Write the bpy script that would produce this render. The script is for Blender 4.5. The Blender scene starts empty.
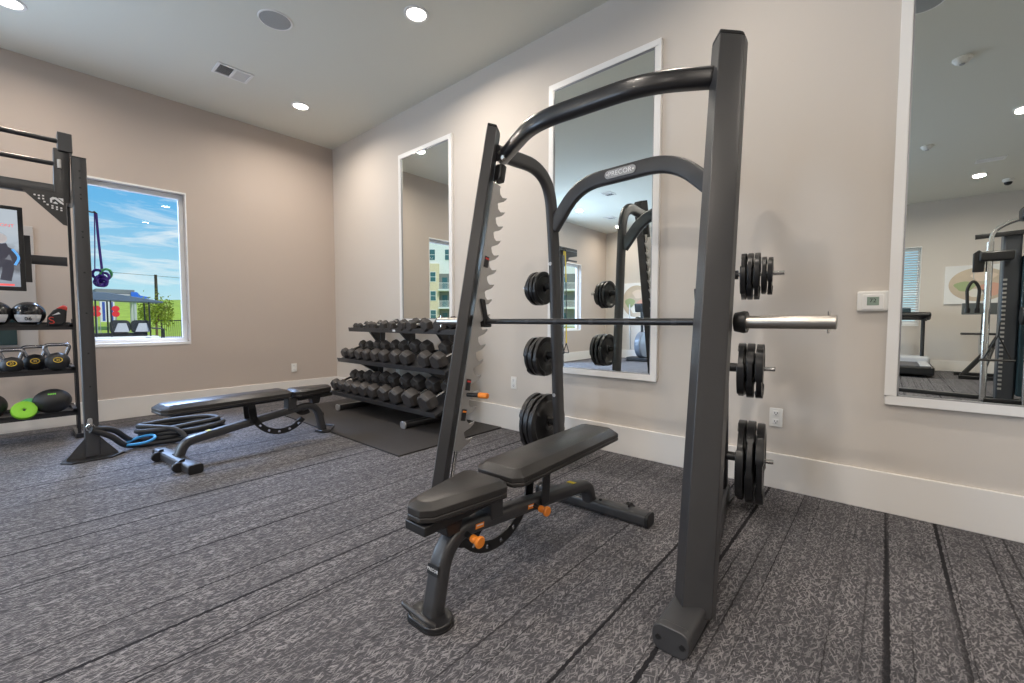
import bpy, bmesh, math, random
from mathutils import Vector, Matrix
random.seed(7)
PI = math.pi
S = bpy.context.scene
COL = S.collection
R = math.radians

# ------------------------------------------------------------------ materials
def mat(name, color, rough=.5, metal=0.0, spec=.5, bump=0, bscale=200, vary=0, vscale=8, coat=0):
    m = bpy.data.materials.new(name); m.use_nodes = True
    nt = m.node_tree; b = nt.nodes['Principled BSDF']
    b.inputs['Base Color'].default_value = (*color, 1)
    b.inputs['Roughness'].default_value = rough
    b.inputs['Metallic'].default_value = metal
    b.inputs['Specular IOR Level'].default_value = spec
    b.inputs['Coat Weight'].default_value = coat
    tc = nt.nodes.new('ShaderNodeTexCoord')
    if vary:
        n = nt.nodes.new('ShaderNodeTexNoise'); n.inputs['Scale'].default_value = vscale; n.inputs['Detail'].default_value = 3
        nt.links.new(tc.outputs['Object'], n.inputs['Vector'])
        mx = nt.nodes.new('ShaderNodeMix'); mx.data_type = 'RGBA'
        mx.inputs[6].default_value = (*[c*(1-vary) for c in color], 1)
        mx.inputs[7].default_value = (*[min(1, c*(1+vary)) for c in color], 1)
        nt.links.new(n.outputs['Fac'], mx.inputs[0]); nt.links.new(mx.outputs[2], b.inputs['Base Color'])
    if bump:
        n = nt.nodes.new('ShaderNodeTexNoise'); n.inputs['Scale'].default_value = bscale; n.inputs['Detail'].default_value = 2
        nt.links.new(tc.outputs['Object'], n.inputs['Vector'])
        bp = nt.nodes.new('ShaderNodeBump'); bp.inputs['Strength'].default_value = bump; bp.inputs['Distance'].default_value = .002
        nt.links.new(n.outputs['Fac'], bp.inputs['Height']); nt.links.new(bp.outputs[0], b.inputs['Normal'])
    return m

def emit(name, color, strength):
    m = bpy.data.materials.new(name); m.use_nodes = True
    b = m.node_tree.nodes['Principled BSDF']
    b.inputs['Base Color'].default_value = (*color, 1)
    b.inputs['Emission Color'].default_value = (*color, 1)
    b.inputs['Emission Strength'].default_value = strength
    return m

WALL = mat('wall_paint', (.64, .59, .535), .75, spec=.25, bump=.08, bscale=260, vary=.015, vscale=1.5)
CEIL = mat('ceiling_paint', (.745, .74, .665), .9, spec=.1, bump=.06, bscale=200)
TRIM = mat('white_trim_paint', (.80, .77, .73), .45)
WHITE = mat('white_frame', (.86, .85, .83), .4)
PLAST = mat('white_plastic', (.85, .84, .80), .4)
STEEL = mat('charcoal_powder_coat', (.044, .044, .047), .36, metal=.1, spec=.7, bump=.06, bscale=900)
STEELD = mat('dark_powder_coat', (.018, .018, .020), .28, metal=.1, spec=.7, bump=.06, bscale=900, coat=.08)
BLACK = mat('black_plastic', (.013, .013, .014), .4)
RUBBER = mat('black_rubber', (.014, .014, .015), .5, bump=.15, bscale=500)
HEXR = mat('hex_rubber', (.050, .045, .043), .42, bump=.15, bscale=400)
PLATE = mat('urethane_plate', (.012, .012, .013), .32, coat=.1)
CHROME = mat('chrome', (.75, .74, .72), .16, metal=1)
SLEEVE = mat('brushed_sleeve', (.48, .45, .41), .3, metal=1)
ALU = mat('satin_nickel_plate', (.52, .51, .50), .38, metal=.75)
PAD = mat('bench_vinyl', (.027, .025, .024), .36, bump=.25, bscale=350, vary=.12, vscale=25)
MATR = mat('rubber_mat', (.026, .023, .022), .62, bump=.3, bscale=180, vary=.3, vscale=3)
ORANGE = mat('orange_plastic', (.90, .27, .03), .4)
REDP = mat('red_plastic', (.65, .05, .04), .45)
YEL = mat('yellow_strap', (.80, .60, .03), .6)
BLUE = mat('blue_sleeve', (.03, .28, .62), .5)
LABELW = mat('label_white', (.75, .75, .75), .5)
LABELG = mat('label_grey', (.38, .38, .39), .35, metal=.6)
LIME = mat('lime_green_rubber', (.24, .60, .03), .5)
TEALG = mat('pale_green_rubber', (.12, .52, .22), .5)
PURPLE = mat('violet_webbing', (.06, .025, .30), .5)
GREY = mat('grey_panel', (.48, .49, .51), .6)

WALL_BACKLIT = mat('wall_paint_backlit_tone', (.54, .465, .41), .75, spec=.25, bump=.08, bscale=260, vary=.015, vscale=1.5)  # same paint as the other walls, darkened to hold its backlit shade
def mirror_mat():
    m = mat('mirror_silver', (.90, .945, .92), .0, metal=1); return m
MIRR = mirror_mat()

def glass_mat(name, tint=(.96, .98, .98), gl=.02):
    m = bpy.data.materials.new(name); m.use_nodes = True
    nt = m.node_tree; nt.nodes.remove(nt.nodes['Principled BSDF'])
    out = nt.nodes['Material Output']
    t = nt.nodes.new('ShaderNodeBsdfTransparent'); t.inputs[0].default_value = (*tint, 1)
    g = nt.nodes.new('ShaderNodeBsdfGlossy'); g.inputs['Roughness'].default_value = .01
    mx = nt.nodes.new('ShaderNodeMixShader'); mx.inputs[0].default_value = gl
    nt.links.new(t.outputs[0], mx.inputs[1]); nt.links.new(g.outputs[0], mx.inputs[2]); nt.links.new(mx.outputs[0], out.inputs[0])
    return m
GLASS = glass_mat('window_glass')

def carpet_mat():
    m = bpy.data.materials.new('plank_carpet'); m.use_nodes = True
    nt = m.node_tree; N = nt.nodes; L = nt.links; b = N['Principled BSDF']
    b.inputs['Roughness'].default_value = .95; b.inputs['Specular IOR Level'].default_value = .15
    tc = N.new('ShaderNodeTexCoord')
    def math_(op, a, b_=None, c=None):
        n = N.new('ShaderNodeMath'); n.operation = op
        for i, v in enumerate((a, b_, c)):
            if v is None: continue
            if isinstance(v, (int, float)): n.inputs[i].default_value = v
            else: L.new(v, n.inputs[i])
        return n.outputs[0]
    def ramp(v, lo, hi):
        n = N.new('ShaderNodeMapRange'); n.interpolation_type = 'SMOOTHSTEP'
        n.inputs['From Min'].default_value = lo; n.inputs['From Max'].default_value = hi
        L.new(v, n.inputs['Value']); return n.outputs[0]
    def scratch(rot, sx, sy, lo, hi, off):
        mp = N.new('ShaderNodeMapping'); mp.inputs['Rotation'].default_value = (0, 0, R(rot))
        mp2 = N.new('ShaderNodeMapping'); mp2.inputs['Scale'].default_value = (sx, sy, 1); mp2.inputs['Location'].default_value = (off, off*.7, off)
        L.new(tc.outputs['Object'], mp.inputs['Vector']); L.new(mp.outputs[0], mp2.inputs['Vector'])
        n = N.new('ShaderNodeTexNoise'); n.inputs['Scale'].default_value = 1; n.inputs['Detail'].default_value = .4
        L.new(mp2.outputs[0], n.inputs['Vector'])
        return ramp(n.outputs['Fac'], lo, hi)
    sep = N.new('ShaderNodeSeparateXYZ'); L.new(tc.outputs['Object'], sep.inputs[0])
    # wobble the seams a little
    def lines(pitch, wmax, off, seed):
        jn = N.new('ShaderNodeTexNoise'); jn.inputs['Scale'].default_value = 45; jn.inputs['Detail'].default_value = 2; L.new(tc.outputs['Object'], jn.inputs['Vector'])
        xx = math_('ADD', sep.outputs[0], math_('MULTIPLY', math_('SUBTRACT', jn.outputs['Fac'], .5), .012))
        x = math_('ADD', math_('DIVIDE', xx, pitch), off)
        fl = math_('FLOOR', x); fr = math_('FRACT', x)
        wn = N.new('ShaderNodeTexWhiteNoise'); wn.noise_dimensions = '1D'
        L.new(math_('ADD', fl, seed), wn.inputs['W'])
        w = math_('MULTIPLY', math_('POWER', wn.outputs['Value'], 1.6), wmax)
        d = math_('ABSOLUTE', math_('SUBTRACT', fr, .5))
        return math_('LESS_THAN', d, w)
    # long streak noise so seams fade in and out
    mp = N.new('ShaderNodeMapping'); mp.inputs['Scale'].default_value = (9, .55, 1); L.new(tc.outputs['Object'], mp.inputs['Vector'])
    st = N.new('ShaderNodeTexNoise'); st.inputs['Scale'].default_value = 1; st.inputs['Detail'].default_value = 2; L.new(mp.outputs[0], st.inputs['Vector'])
    stf = ramp(st.outputs['Fac'], .40, .56)
    seam = math_('MAXIMUM', math_('MULTIPLY', lines(.185, .042, .31, 3.3), math_('ADD', .2, math_('MULTIPLY', stf, .8))),
                 math_('MAXIMUM', math_('MULTIPLY', lines(.071, .06, .12, 9.1), math_('MULTIPLY', stf, .75)), math_('MULTIPLY', lines(.029, .11, .4, 21.7), math_('MULTIPLY', math_('SUBTRACT', 1.0, stf), .5))))
    s1 = scratch(24, 200, 38, .57, .72, 1.3)
    s2 = scratch(-23, 205, 40, .57, .72, 5.7)
    s3 = scratch(4, 180, 26, .58, .72, 9.2)
    s4 = scratch(62, 200, 46, .60, .74, 2.2)
    sc_ = math_('MAXIMUM', math_('MAXIMUM', s1, s2), math_('MULTIPLY', math_('MAXIMUM', s3, s4), .85))
    mpf = N.new('ShaderNodeMapping'); mpf.inputs['Scale'].default_value = (34, .8, 1); L.new(tc.outputs['Object'], mpf.inputs['Vector'])
    fs_ = N.new('ShaderNodeTexNoise'); fs_.inputs['Scale'].default_value = 1; fs_.inputs['Detail'].default_value = 3; L.new(mpf.outputs[0], fs_.inputs['Vector'])
    sc_ = math_('MULTIPLY', sc_, math_('ADD', .6, math_('MULTIPLY', ramp(fs_.outputs['Fac'], .36, .60), .45)))
    lo = N.new('ShaderNodeTexNoise'); lo.inputs['Scale'].default_value = 3.5; lo.inputs['Detail'].default_value = 2
    L.new(tc.outputs['Object'], lo.inputs['Vector'])
    sc_ = math_('MULTIPLY', sc_, math_('ADD', .75, math_('MULTIPLY', ramp(lo.outputs['Fac'], .3, .7), .25)))
    fib = N.new('ShaderNodeTexNoise'); fib.inputs['Scale'].default_value = 350; fib.inputs['Detail'].default_value = 2
    L.new(tc.outputs['Object'], fib.inputs['Vector'])
    # strips alternate slightly in tone
    mx = N.new('ShaderNodeMix'); mx.data_type = 'RGBA'
    mx.inputs[6].default_value = (.086, .083, .090, 1); mx.inputs[7].default_value = (.32, .306, .314, 1); L.new(sc_, mx.inputs[0])
    mx2 = N.new('ShaderNodeMix'); mx2.data_type = 'RGBA'; L.new(mx.outputs[2], mx2.inputs[6]); mx2.inputs[7].default_value = (.022, .021, .024, 1)
    L.new(seam, mx2.inputs[0])
    mx3 = N.new('ShaderNodeMix'); mx3.data_type = 'RGBA'; mx3.blend_type = 'MULTIPLY'; mx3.inputs[0].default_value = .6
    L.new(mx2.outputs[2], mx3.inputs[6]); L.new(ramp(fib.outputs['Fac'], .1, .65), mx3.inputs[7])
    L.new(mx3.outputs[2], b.inputs['Base Color'])
    bp = N.new('ShaderNodeBump'); bp.inputs['Strength'].default_value = .5; bp.inputs['Distance'].default_value = .004
    L.new(math_('ADD', fib.outputs['Fac'], math_('MULTIPLY', sc_, .6)), bp.inputs['Height']); L.new(bp.outputs[0], b.inputs['Normal'])
    return m
CARPET = carpet_mat()

# ------------------------------------------------------------------ geometry helpers
class MB:
    def __init__(s): s.v = []; s.f = []
    def add(s, vs, fs):
        o = len(s.v); s.v += [Vector(v) for v in vs]; s.f += [tuple(i+o for i in f) for f in fs]; return s
    def box(s, c, d, rot=None, taper=None):
        vs = []
        for z in (-1, 1):
            for x, y in ((-1, -1), (1, -1), (1, 1), (-1, 1)):
                k = taper if (taper and z > 0) else 1
                p = Vector((x*d[0]/2*k, y*d[1]/2*k, z*d[2]/2))
                if rot: p = rot @ p
                vs.append(p + Vector(c))
        return s.add(vs, [(3, 2, 1, 0), (4, 5, 6, 7), (0, 1, 5, 4), (1, 2, 6, 5), (2, 3, 7, 6), (3, 0, 4, 7)])
    def span(s, a, b):
        return s.box([(a[i]+b[i])/2 for i in range(3)], [abs(b[i]-a[i]) for i in range(3)])
    def prism(s, poly, o, u, w, h):
        """polygon (a,b) in plane o + a*u + b*w, thickness h centred along u x w"""
        u = Vector(u); w = Vector(w); n = u.cross(w).normalized(); o = Vector(o); k = len(poly)
        vs = [o + u*a + w*b - n*h/2 for a, b in poly] + [o + u*a + w*b + n*h/2 for a, b in poly]
        fs = [tuple(range(k-1, -1, -1)), tuple(range(k, 2*k))] + [(i, (i+1) % k, k+(i+1) % k, k+i) for i in range(k)]
        return s.add(vs, fs)
    def sweep(s, path, prof, ref=(1, 0, 0), closed=False, caps=True, scale=None):
        P = [Vector(p) for p in path]; n = len(P); k = len(prof); vs = []
        sv = None
        for i in range(n):
            a = P[(i-1) % n] if (closed or i > 0) else P[0]
            c = P[(i+1) % n] if (closed or i < n-1) else P[n-1]
            d1 = (P[i]-a).normalized() if (P[i]-a).length > 1e-9 else None
            d2 = (c-P[i]).normalized() if (c-P[i]).length > 1e-9 else None
            t = ((d1 or d2) + (d2 or d1)).normalized()
            if sv is None: sv = Vector(ref)
            sv = sv - t*sv.dot(t)
            if sv.length < 1e-6: sv = t.orthogonal()
            sv.normalize(); nv = t.cross(sv)
            stretch = 1.0
            if d1 and d2:
                cs = max(.5, d2.dot(t)); stretch = 1/cs
            sc = scale[i] if scale else 1
            bend = (d2-d1) if (d1 and d2) else Vector((0, 0, 0))
            for pa, pb in prof:
                q = sv*pa*sc + nv*pb*sc
                if stretch > 1.0005 and bend.length > 1e-6:
                    bd = bend.normalized(); q += bd*q.dot(bd)*(stretch-1)
                vs.append(P[i] + q)
        fs = []
        m = n if closed else n-1
        for i in range(m):
            j = (i+1) % n
            for q in range(k):
                r = (q+1) % k
                fs.append((i*k+q, i*k+r, j*k+r, j*k+q))
        if caps and not closed:
            fs.append(tuple(range(k-1, -1, -1))); fs.append(tuple((n-1)*k+i for i in range(k)))
        return s.add(vs, fs)
    def tube(s, path, r, n=12, **kw):
        return s.sweep(path, circ(r, n), **kw)
    def cyl(s, a, b, r, n=20, r2=None):
        return s.sweep([a, b], circ(r, n), scale=[1, (r2/r if r2 is not None else 1)])
    def lathe(s, prof, o=(0, 0, 0), axis=(0, 0, 1), n=32, ref=None):
        """prof list of (radius, height)"""
        ax = Vector(axis).normalized(); u = (Vector(ref) if ref else ax.orthogonal()).normalized(); w = ax.cross(u); o = Vector(o)
        vs = []; k = len(prof)
        for i in range(n):
            t = 2*PI*i/n
            for r, h in prof: vs.append(o + ax*h + (u*math.cos(t)+w*math.sin(t))*r)
        fs = []
        for i in range(n):
            j = (i+1) % n
            for q in range(k-1): fs.append((i*k+q, j*k+q, j*k+q+1, i*k+q+1))
        return s.add(vs, fs)
    def build(s, name, m, parent=None, bevel=0, seg=2, smooth=35, weld=False, sub=0):
        me = bpy.data.meshes.new(name)
        off = Vector((0, 0, 0))
        p = parent
        while p is not None:
            if p.get('_w'): off += p.location
            p = p.parent
        bm = bmesh.new()
        bv = [bm.verts.new(v-off) for v in s.v]
        for f in s.f:
            try: bm.faces.new([bv[i] for i in f])
            except ValueError: pass
        bmesh.ops.remove_doubles(bm, verts=bm.verts, dist=1e-5)
        bmesh.ops.dissolve_degenerate(bm, dist=1e-6, edges=bm.edges)
        bmesh.ops.recalc_face_normals(bm, faces=bm.faces)
        if smooth:
            for f in bm.faces: f.smooth = True
        bm.to_mesh(me); bm.free()
        if smooth: me.set_sharp_from_angle(angle=R(smooth))
        me.materials.append(m)
        o = bpy.data.objects.new(name, me); COL.objects.link(o)
        if parent is not None: o.parent = parent
        if bevel:
            b = o.modifiers.new('bevel', 'BEVEL'); b.width = bevel; b.segments = seg; b.limit_method = 'ANGLE'; b.angle_limit = R(35)
        if sub:
            b = o.modifiers.new('sub', 'SUBSURF'); b.levels = sub; b.render_levels = sub
        return o

def circ(r, n=12, ry=None):
    return [(r*math.cos(2*PI*i/n), (ry or r)*math.sin(2*PI*i/n)) for i in range(n)]
def rrect(a, b, r, n=4):
    """rounded rectangle profile a x b"""
    out = []
    for cx, cy, t0 in ((a/2-r, b/2-r, 0), (-a/2+r, b/2-r, 90), (-a/2+r, -b/2+r, 180), (a/2-r, -b/2+r, 270)):
        for i in range(n+1):
            t = R(t0+90*i/n); out.append((cx+r*math.cos(t), cy+r*math.sin(t)))
    return out
def fil(pts, rad, n=7):
    """round the corners of a polyline"""
    P = [Vector(p) for p in pts]; out = [P[0]]
    for i in range(1, len(P)-1):
        r = rad[i-1] if isinstance(rad, (list, tuple)) else rad
        a = (P[i-1]-P[i]); b = (P[i+1]-P[i]); la, lb = a.length, b.length
        if r <= 0: out.append(P[i]); continue
        a.normalize(); b.normalize(); d = min(r, la*.49, lb*.49)
        p0 = P[i]+a*d; p1 = P[i]+b*d
        for j in range(n+1):
            t = j/n; out.append(p0*(1-t)**2 + P[i]*2*t*(1-t) + p1*t*t)
    out.append(P[-1]); return out
def bez(pts, n=8):
    """catmull-rom through points"""
    P = [Vector(p) for p in pts]; out = []
    for i in range(len(P)-1):
        a = P[max(0, i-1)]; b = P[i]; c = P[i+1]; d = P[min(len(P)-1, i+2)]
        for j in range(n):
            t = j/n
            out.append(.5*((2*b)+(c-a)*t+(2*a-5*b+4*c-d)*t*t+(3*b-a-3*c+d)*t**3))
    out.append(P[-1]); return out

def thing(name, label, cat, loc=(0, 0, 0), rz=0, group=None, world=True):
    o = bpy.data.objects.new(name, None); COL.objects.link(o)
    o.empty_display_size = .1; o.location = loc; o.rotation_euler = (0, 0, rz)
    o['label'] = label; o['category'] = cat
    if group: o['group'] = group
    if world: o['_w'] = 1
    return o
def tag(o, label, cat, group=None, kind=None):
    if label: o['label'] = label
    if cat: o['category'] = cat
    if group: o['group'] = group
    if kind: o['kind'] = kind
    return o
def struct(o): o['kind'] = 'structure'; return o
def copy_tree(o, parent=None):
    c = o.copy(); COL.objects.link(c)
    if parent is not None: c.parent = parent
    for ch in list(o.children): copy_tree(ch, c)
    return c
def text(name, body, m, parent, origin, u, w, size, depth=.0008, align='CENTER', spacing=1.0):
    """lettering: mesh text, baseline along u, up along w"""
    cu = bpy.data.curves.new('t', 'FONT'); cu.body = body; cu.size = size; cu.extrude = depth; cu.align_x = align; cu.align_y = 'CENTER'
    cu.space_character = spacing; cu.resolution_u = 3
    to = bpy.data.objects.new('t', cu); COL.objects.link(to)
    bpy.context.view_layer.update()
    me = bpy.data.meshes.new_from_object(to.evaluated_get(bpy.context.evaluated_depsgraph_get()))
    bpy.data.objects.remove(to); bpy.data.curves.remove(cu)
    u = Vector(u).normalized(); w = Vector(w); w = (w-u*w.dot(u)).normalized(); n = u.cross(w)
    off = Vector(origin); p = parent
    while p is not None:
        if p.get('_w'): off -= p.location
        p = p.parent
    M = Matrix(((u.x, w.x, n.x, off.x), (u.y, w.y, n.y, off.y), (u.z, w.z, n.z, off.z), (0, 0, 0, 1)))
    me.transform(M); me.materials.clear(); me.materials.append(m); me.name = name
    o = bpy.data.objects.new(name, me); COL.objects.link(o); o.parent = parent
    return o

# ------------------------------------------------------------------ room
YB, XL, CZ = 3.084, -6.116, 3.505
YF, YF2, XR, XJ = -5.0, -6.4, 3.6, -2.0
T = .16
struct(MB().span((XL-T, YF2-T, -.12), (XR+T, YB+T, 0)).build('floor', CARPET, smooth=0))
struct(MB().span((XL-T, YF2-T, CZ), (XR+T, YB+T, CZ+.2)).build('ceiling', CEIL, smooth=0))
struct(MB().span((XL-T, YB, 0), (XR+T, YB+T, CZ)).build('wall_back', WALL, smooth=0))
struct(MB().span((XR, YF2, 0), (XR+T, YB, CZ)).build('wall_right', WALL, smooth=0))
def holed(name, axis, at0, at1, lo, hi, holes, m=WALL):
    """wall slab between at0..at1 on `axis`, spanning lo..hi along the other, with (a0,a1,z0,z1) openings"""
    mb = MB(); cur = lo
    def put(a, b, z0, z1):
        if b-a < 1e-4 or z1-z0 < 1e-4: return
        if axis == 'x': mb.span((at0, a, z0), (at1, b, z1))
        else: mb.span((a, at0, z0), (b, at1, z1))
    for a0, a1, z0, z1 in sorted(holes):
        put(cur, a0, 0, CZ); put(a0, a1, 0, z0); put(a0, a1, z1, CZ); cur = a1
    put(cur, hi, 0, CZ)
    return struct(mb.build(name, m, smooth=0))
W1 = (.43, 1.318, .80, 2.485); W2 = (-3.66, -2.80, .80, 2.485); W3_ADDED = (-2.62, -.85, .35, 2.9)  # the last opening is an unseen window added to let light in
holed('wall_left', 'x', XL-T, XL, YF-T, YB, [W1, W2, W3_ADDED], WALL_BACKLIT)
W4 = (-.42, .50, .95, 2.58)
W5_ADDED = (-4.30, -2.45, .35, 2.9)  # unseen front window, added for the light it brings
holed('wall_front', 'y', YF-T, YF, XL-T, XJ, [W5_ADDED])
struct(MB().span((XJ-T, YF2-T, 0), (XJ, YF-T, CZ)).build('wall_return', WALL, smooth=0))
holed('wall_alcove', 'y', YF2-T, YF2, XJ, XR+T, [W4])
hb, tb = .222, .016
def base(name, a, b): struct(MB().span(a, b).build(name, TRIM, bevel=.004))
base('baseboard_back', (XL, YB-tb, 0), (XR, YB, hb))
base('baseboard_left', (XL, YF, 0), (XL+tb, YB-tb, hb))
base('baseboard_front', (XL+tb, YF, 0), (XJ, YF+tb, hb))
base('baseboard_alcove', (XJ, YF2, 0), (XR, YF2+tb, hb))
base('baseboard_right', (XR-tb, YF2+tb, 0), (XR, YB-tb, hb))

def window(i, axis, at, a0, a1, z0, z1, sign):
    """vinyl window set back in the opening; sign = outward direction along axis"""
    mb = MB(); f = .045; d0 = at+sign*.085; d1 = at+sign*.145
    def pt(a, d, z): return (d, a, z) if axis == 'x' else (a, d, z)
    for (p, q, r, s_) in ((a0, a1, z1-f, z1), (a0, a1, z0, z0+f), (a0, a0+f, z0+f, z1-f), (a1-f, a1, z0+f, z1-f)):
        mb.span(pt(p, d0, r), pt(q, d1, s_))
    fr = struct(mb.build('window_%d' % i, WHITE, bevel=.004))
    pa = MB().span(pt(a0+f, at+sign*.113, z0+f), pt(a1-f, at+sign*.117, z1-f)).build('pane', GLASS, fr, smooth=0)
    sl = MB()
    sl.span(pt(a0-.0, at-sign*.004, z0-.02), pt(a1, at+sign*.085, z0+.004))
    # slim white casing edge at the wall face
    e = .012
    for (p, q, r, s_) in ((a0-e, a1+e, z1, z1+e*1.5), (a0-e, a0, z0-.02, z1), (a1, a1+e, z0-.02, z1), (a0-e, a1+e, z0-.03, z0-.018)):
        sl.span(pt(p, at-sign*.006, r), pt(q, at+sign*.004, s_))
    sl.build('casing', WHITE, fr, bevel=.002)
    return fr
window(1, 'x', XL, *W1, -1); window(2, 'x', XL, *W2, -1); window(3, 'x', XL, *W3_ADDED, -1)  # the last one is an addition out of view, for light
window(4, 'y', YF2, *W4, -1); window(5, 'y', YF, *W5_ADDED, -1)  # the last one is out of view, added as a light opening
bl = MB()
for k in range(30):
    z = W4[3]-.06-k*.052
    bl.box(((W4[0]+W4[1])/2, YF2-.045, z), (W4[1]-W4[0]-.02, .045, .004), Matrix.Rotation(R(35), 3, 'X'))
tag(bl.build('window_blind', WHITE, smooth=0), 'white horizontal slat blind over the window behind the treadmill', 'blind')

# ------------------------------------------------------------------ ceiling fittings
CAN = emit('can_lens', (1, .93, .82), 9)
cans = []
XS = (-5.18, -2.95, -.92, 1.10); YS = (2.21, .05, -2.17, -4.40)
def lamp(x, y, w, c=(1, .89, .78)):
    l = bpy.data.lights.new('can_lamp', 'AREA'); l.shape = 'DISK'; l.size = .15; l.energy = w; l.color = c; l.spread = R(165)
    o = bpy.data.objects.new('can_lamp', l); COL.objects.link(o); o.location = (x, y, CZ-.03)
SPOTS = [(-2.93, 2.20, 'above the smith machine in the row nearest the mirrors'), (-5.16, 2.235, 'nearest the room corner above the dumbbell rack'),
         (-5.20, .05, 'cut by the top left corner of the photo'), (-5.25, -2.19, 'seen in the middle mirror, nearer one'),
         (-5.36, -4.27, 'seen in the middle mirror, farther one near the corner'), (1.10, -4.62, 'seen in the right mirror beside the vent'),
         (1.13, -1.62, 'at the right edge of the right mirror'), (-.70, 2.20, 'above the thermostat in the row nearest the mirrors'),
         (1.55, 2.20, 'beyond the right mirror in the row nearest the mirrors'), (-.85, .05, 'overhead just behind the camera'),
         (1.75, .30, 'overhead to the right of the camera'), (-2.95, -2.19, 'behind the camera, in line with the weight bench'),
         (-2.95, -4.27, 'at the far wall between two windows'), (-.85, -2.19, 'behind the camera, third from the window wall'), (-.85, -4.40, 'at the far wall beside the alcove')]
can0 = None
for x, y, where in SPOTS:
    lab = 'round recessed ceiling light %s' % where
    if can0 is None:
        can0 = c = thing('recessed_light', lab, 'ceiling light', (0, 0, CZ), group='recessed ceiling lights', world=False)
        MB().lathe([(.075, -.001), (.078, -.008), (.098, -.006), (.10, 0)], n=40).build('trim_ring', WHITE, c)
        MB().lathe([(0, -.006), (.05, -.006), (.077, -.004)], n=40).build('lens', CAN, c)
    else:
        c = copy_tree(can0); c['label'] = lab
    c.location = (x, y, CZ)
    lamp(x, y, (23 if y > 2 else 14) if x < -4 else (11 if x > -1 and y > 2 else 29), (1, .84, .70) if x < -4 and y < 2 else (1, .89, .78))
GRILLE = mat('speaker_grille', (.36, .37, .37), .6, bump=.6, bscale=700)
def speaker(x, y, lab):
    s = thing('ceiling_speaker', lab, 'speaker', (x, y, CZ), group='round ceiling speakers')
    MB().lathe([(.112, 0), (.116, -.007), (.124, -.007), (.128, 0)], (x, y, CZ), n=48).build('rim', WHITE, s)
    MB().lathe([(0, -.009), (.08, -.008), (.113, -.004)], (x, y, CZ), n=48).build('grille', GRILLE, s)
speaker(-3.86, 1.485, 'round grey ceiling speaker left of the nearer ceiling light')
speaker(.145, 1.42, 'round grey ceiling speaker seen at the top of the right mirror')
DARK = mat('duct_dark', (.05, .05, .05), .8)
def vent(x, y, wx, wy, lab):
    v = thing('ceiling_vent', lab, 'vent', (x, y, CZ), group='white ceiling vents')
    f = MB(); e = .022
    f.span((x-wx/2, y-wy/2, CZ-.010), (x+wx/2, y-wy/2+e, CZ)); f.span((x-wx/2, y+wy/2-e, CZ-.010), (x+wx/2, y+wy/2, CZ))
    f.span((x-wx/2, y-wy/2+e, CZ-.010), (x-wx/2+e, y+wy/2-e, CZ)); f.span((x+wx/2-e, y-wy/2+e, CZ-.010), (x+wx/2, y+wy/2-e, CZ))
    if wy >= wx: f.span((x-wx/2+e, y-.012, CZ-.010), (x+wx/2-e, y+.012, CZ))
    else: f.span((x-.012, y-wy/2+e, CZ-.010), (x+.012, y+wy/2-e, CZ))
    f.build('frame', WHITE, v, bevel=.002)
    MB().span((x-wx/2+e, y-wy/2+e, CZ-.002), (x+wx/2-e, y+wy/2-e, CZ-.0005)).build('duct', DARK, v, smooth=0)
    sl = MB(); k = 9
    for i in range(k):
        if wy >= wx:
            xx = x-wx/2+e+(i+.5)*(wx-2*e)/k
            sl.box((xx, y-(wy/4-e/4-.002), CZ-.006), (.012, wy/2-e-.014, .002), Matrix.Rotation(R(38), 3, 'Y'))
            sl.box((xx, y+(wy/4-e/4-.002), CZ-.006), (.012, wy/2-e-.014, .002), Matrix.Rotation(R(-38), 3, 'Y'))
        else:
            yy = y-wy/2+e+(i+.5)*(wy-2*e)/k
            sl.box((x, yy, CZ-.006), (wx-2*e, .012, .002), Matrix.Rotation(R(38), 3, 'X'))
    sl.build('slats', WHITE, v, smooth=0)
vent(-4.985, 1.505, .23, .31, 'white slatted ceiling vent between the round speaker and the window wall')
vent(1.12, -3.74, .32, .2, 'white ceiling vent seen in the right mirror above its ceiling light')
vent(-5.09, -3.3, .22, .3, 'white ceiling vent seen in the middle mirror near the room corner')
vent(-4.17, -1.5, .2, .3, 'white ceiling vent seen in the middle mirror, nearest its top edge')
def smoke(x, y, lab):
    d = thing('smoke_detector', lab, 'smoke detector', (x, y, CZ), group='smoke detectors')
    MB().lathe([(.001, -.052), (.035, -.05), (.05, -.04), (.062, -.02), (.07, -.016), (.07, 0)], (x, y, CZ), n=28).build('housing', PLAST, d)
    MB().lathe([(.001, -.060), (.018, -.058), (.022, -.05)], (x, y, CZ), n=18).build('sensor_cap', GRILLE, d)
smoke(.457, .21, 'white smoke detector in the upper half of the right mirror')
smoke(.352, -2.41, 'white smoke detector lower in the right mirror, left of the ceiling light')
d = thing('dome_camera', 'white dome camera on the ceiling seen at the right of the right mirror', 'security camera', (1.52, -5.3, CZ))
MB().lathe([(.07, 0), (.075, -.02), (.06, -.05), (.05, -.055)], (1.52, -5.3, CZ), n=28).build('housing', PLAST, d)
MB().lathe([(.052, -.05), (.048, -.08), (.03, -.10), (.001, -.108)], (1.52, -5.3, CZ), n=28).build('dome', BLACK, d)

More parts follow.
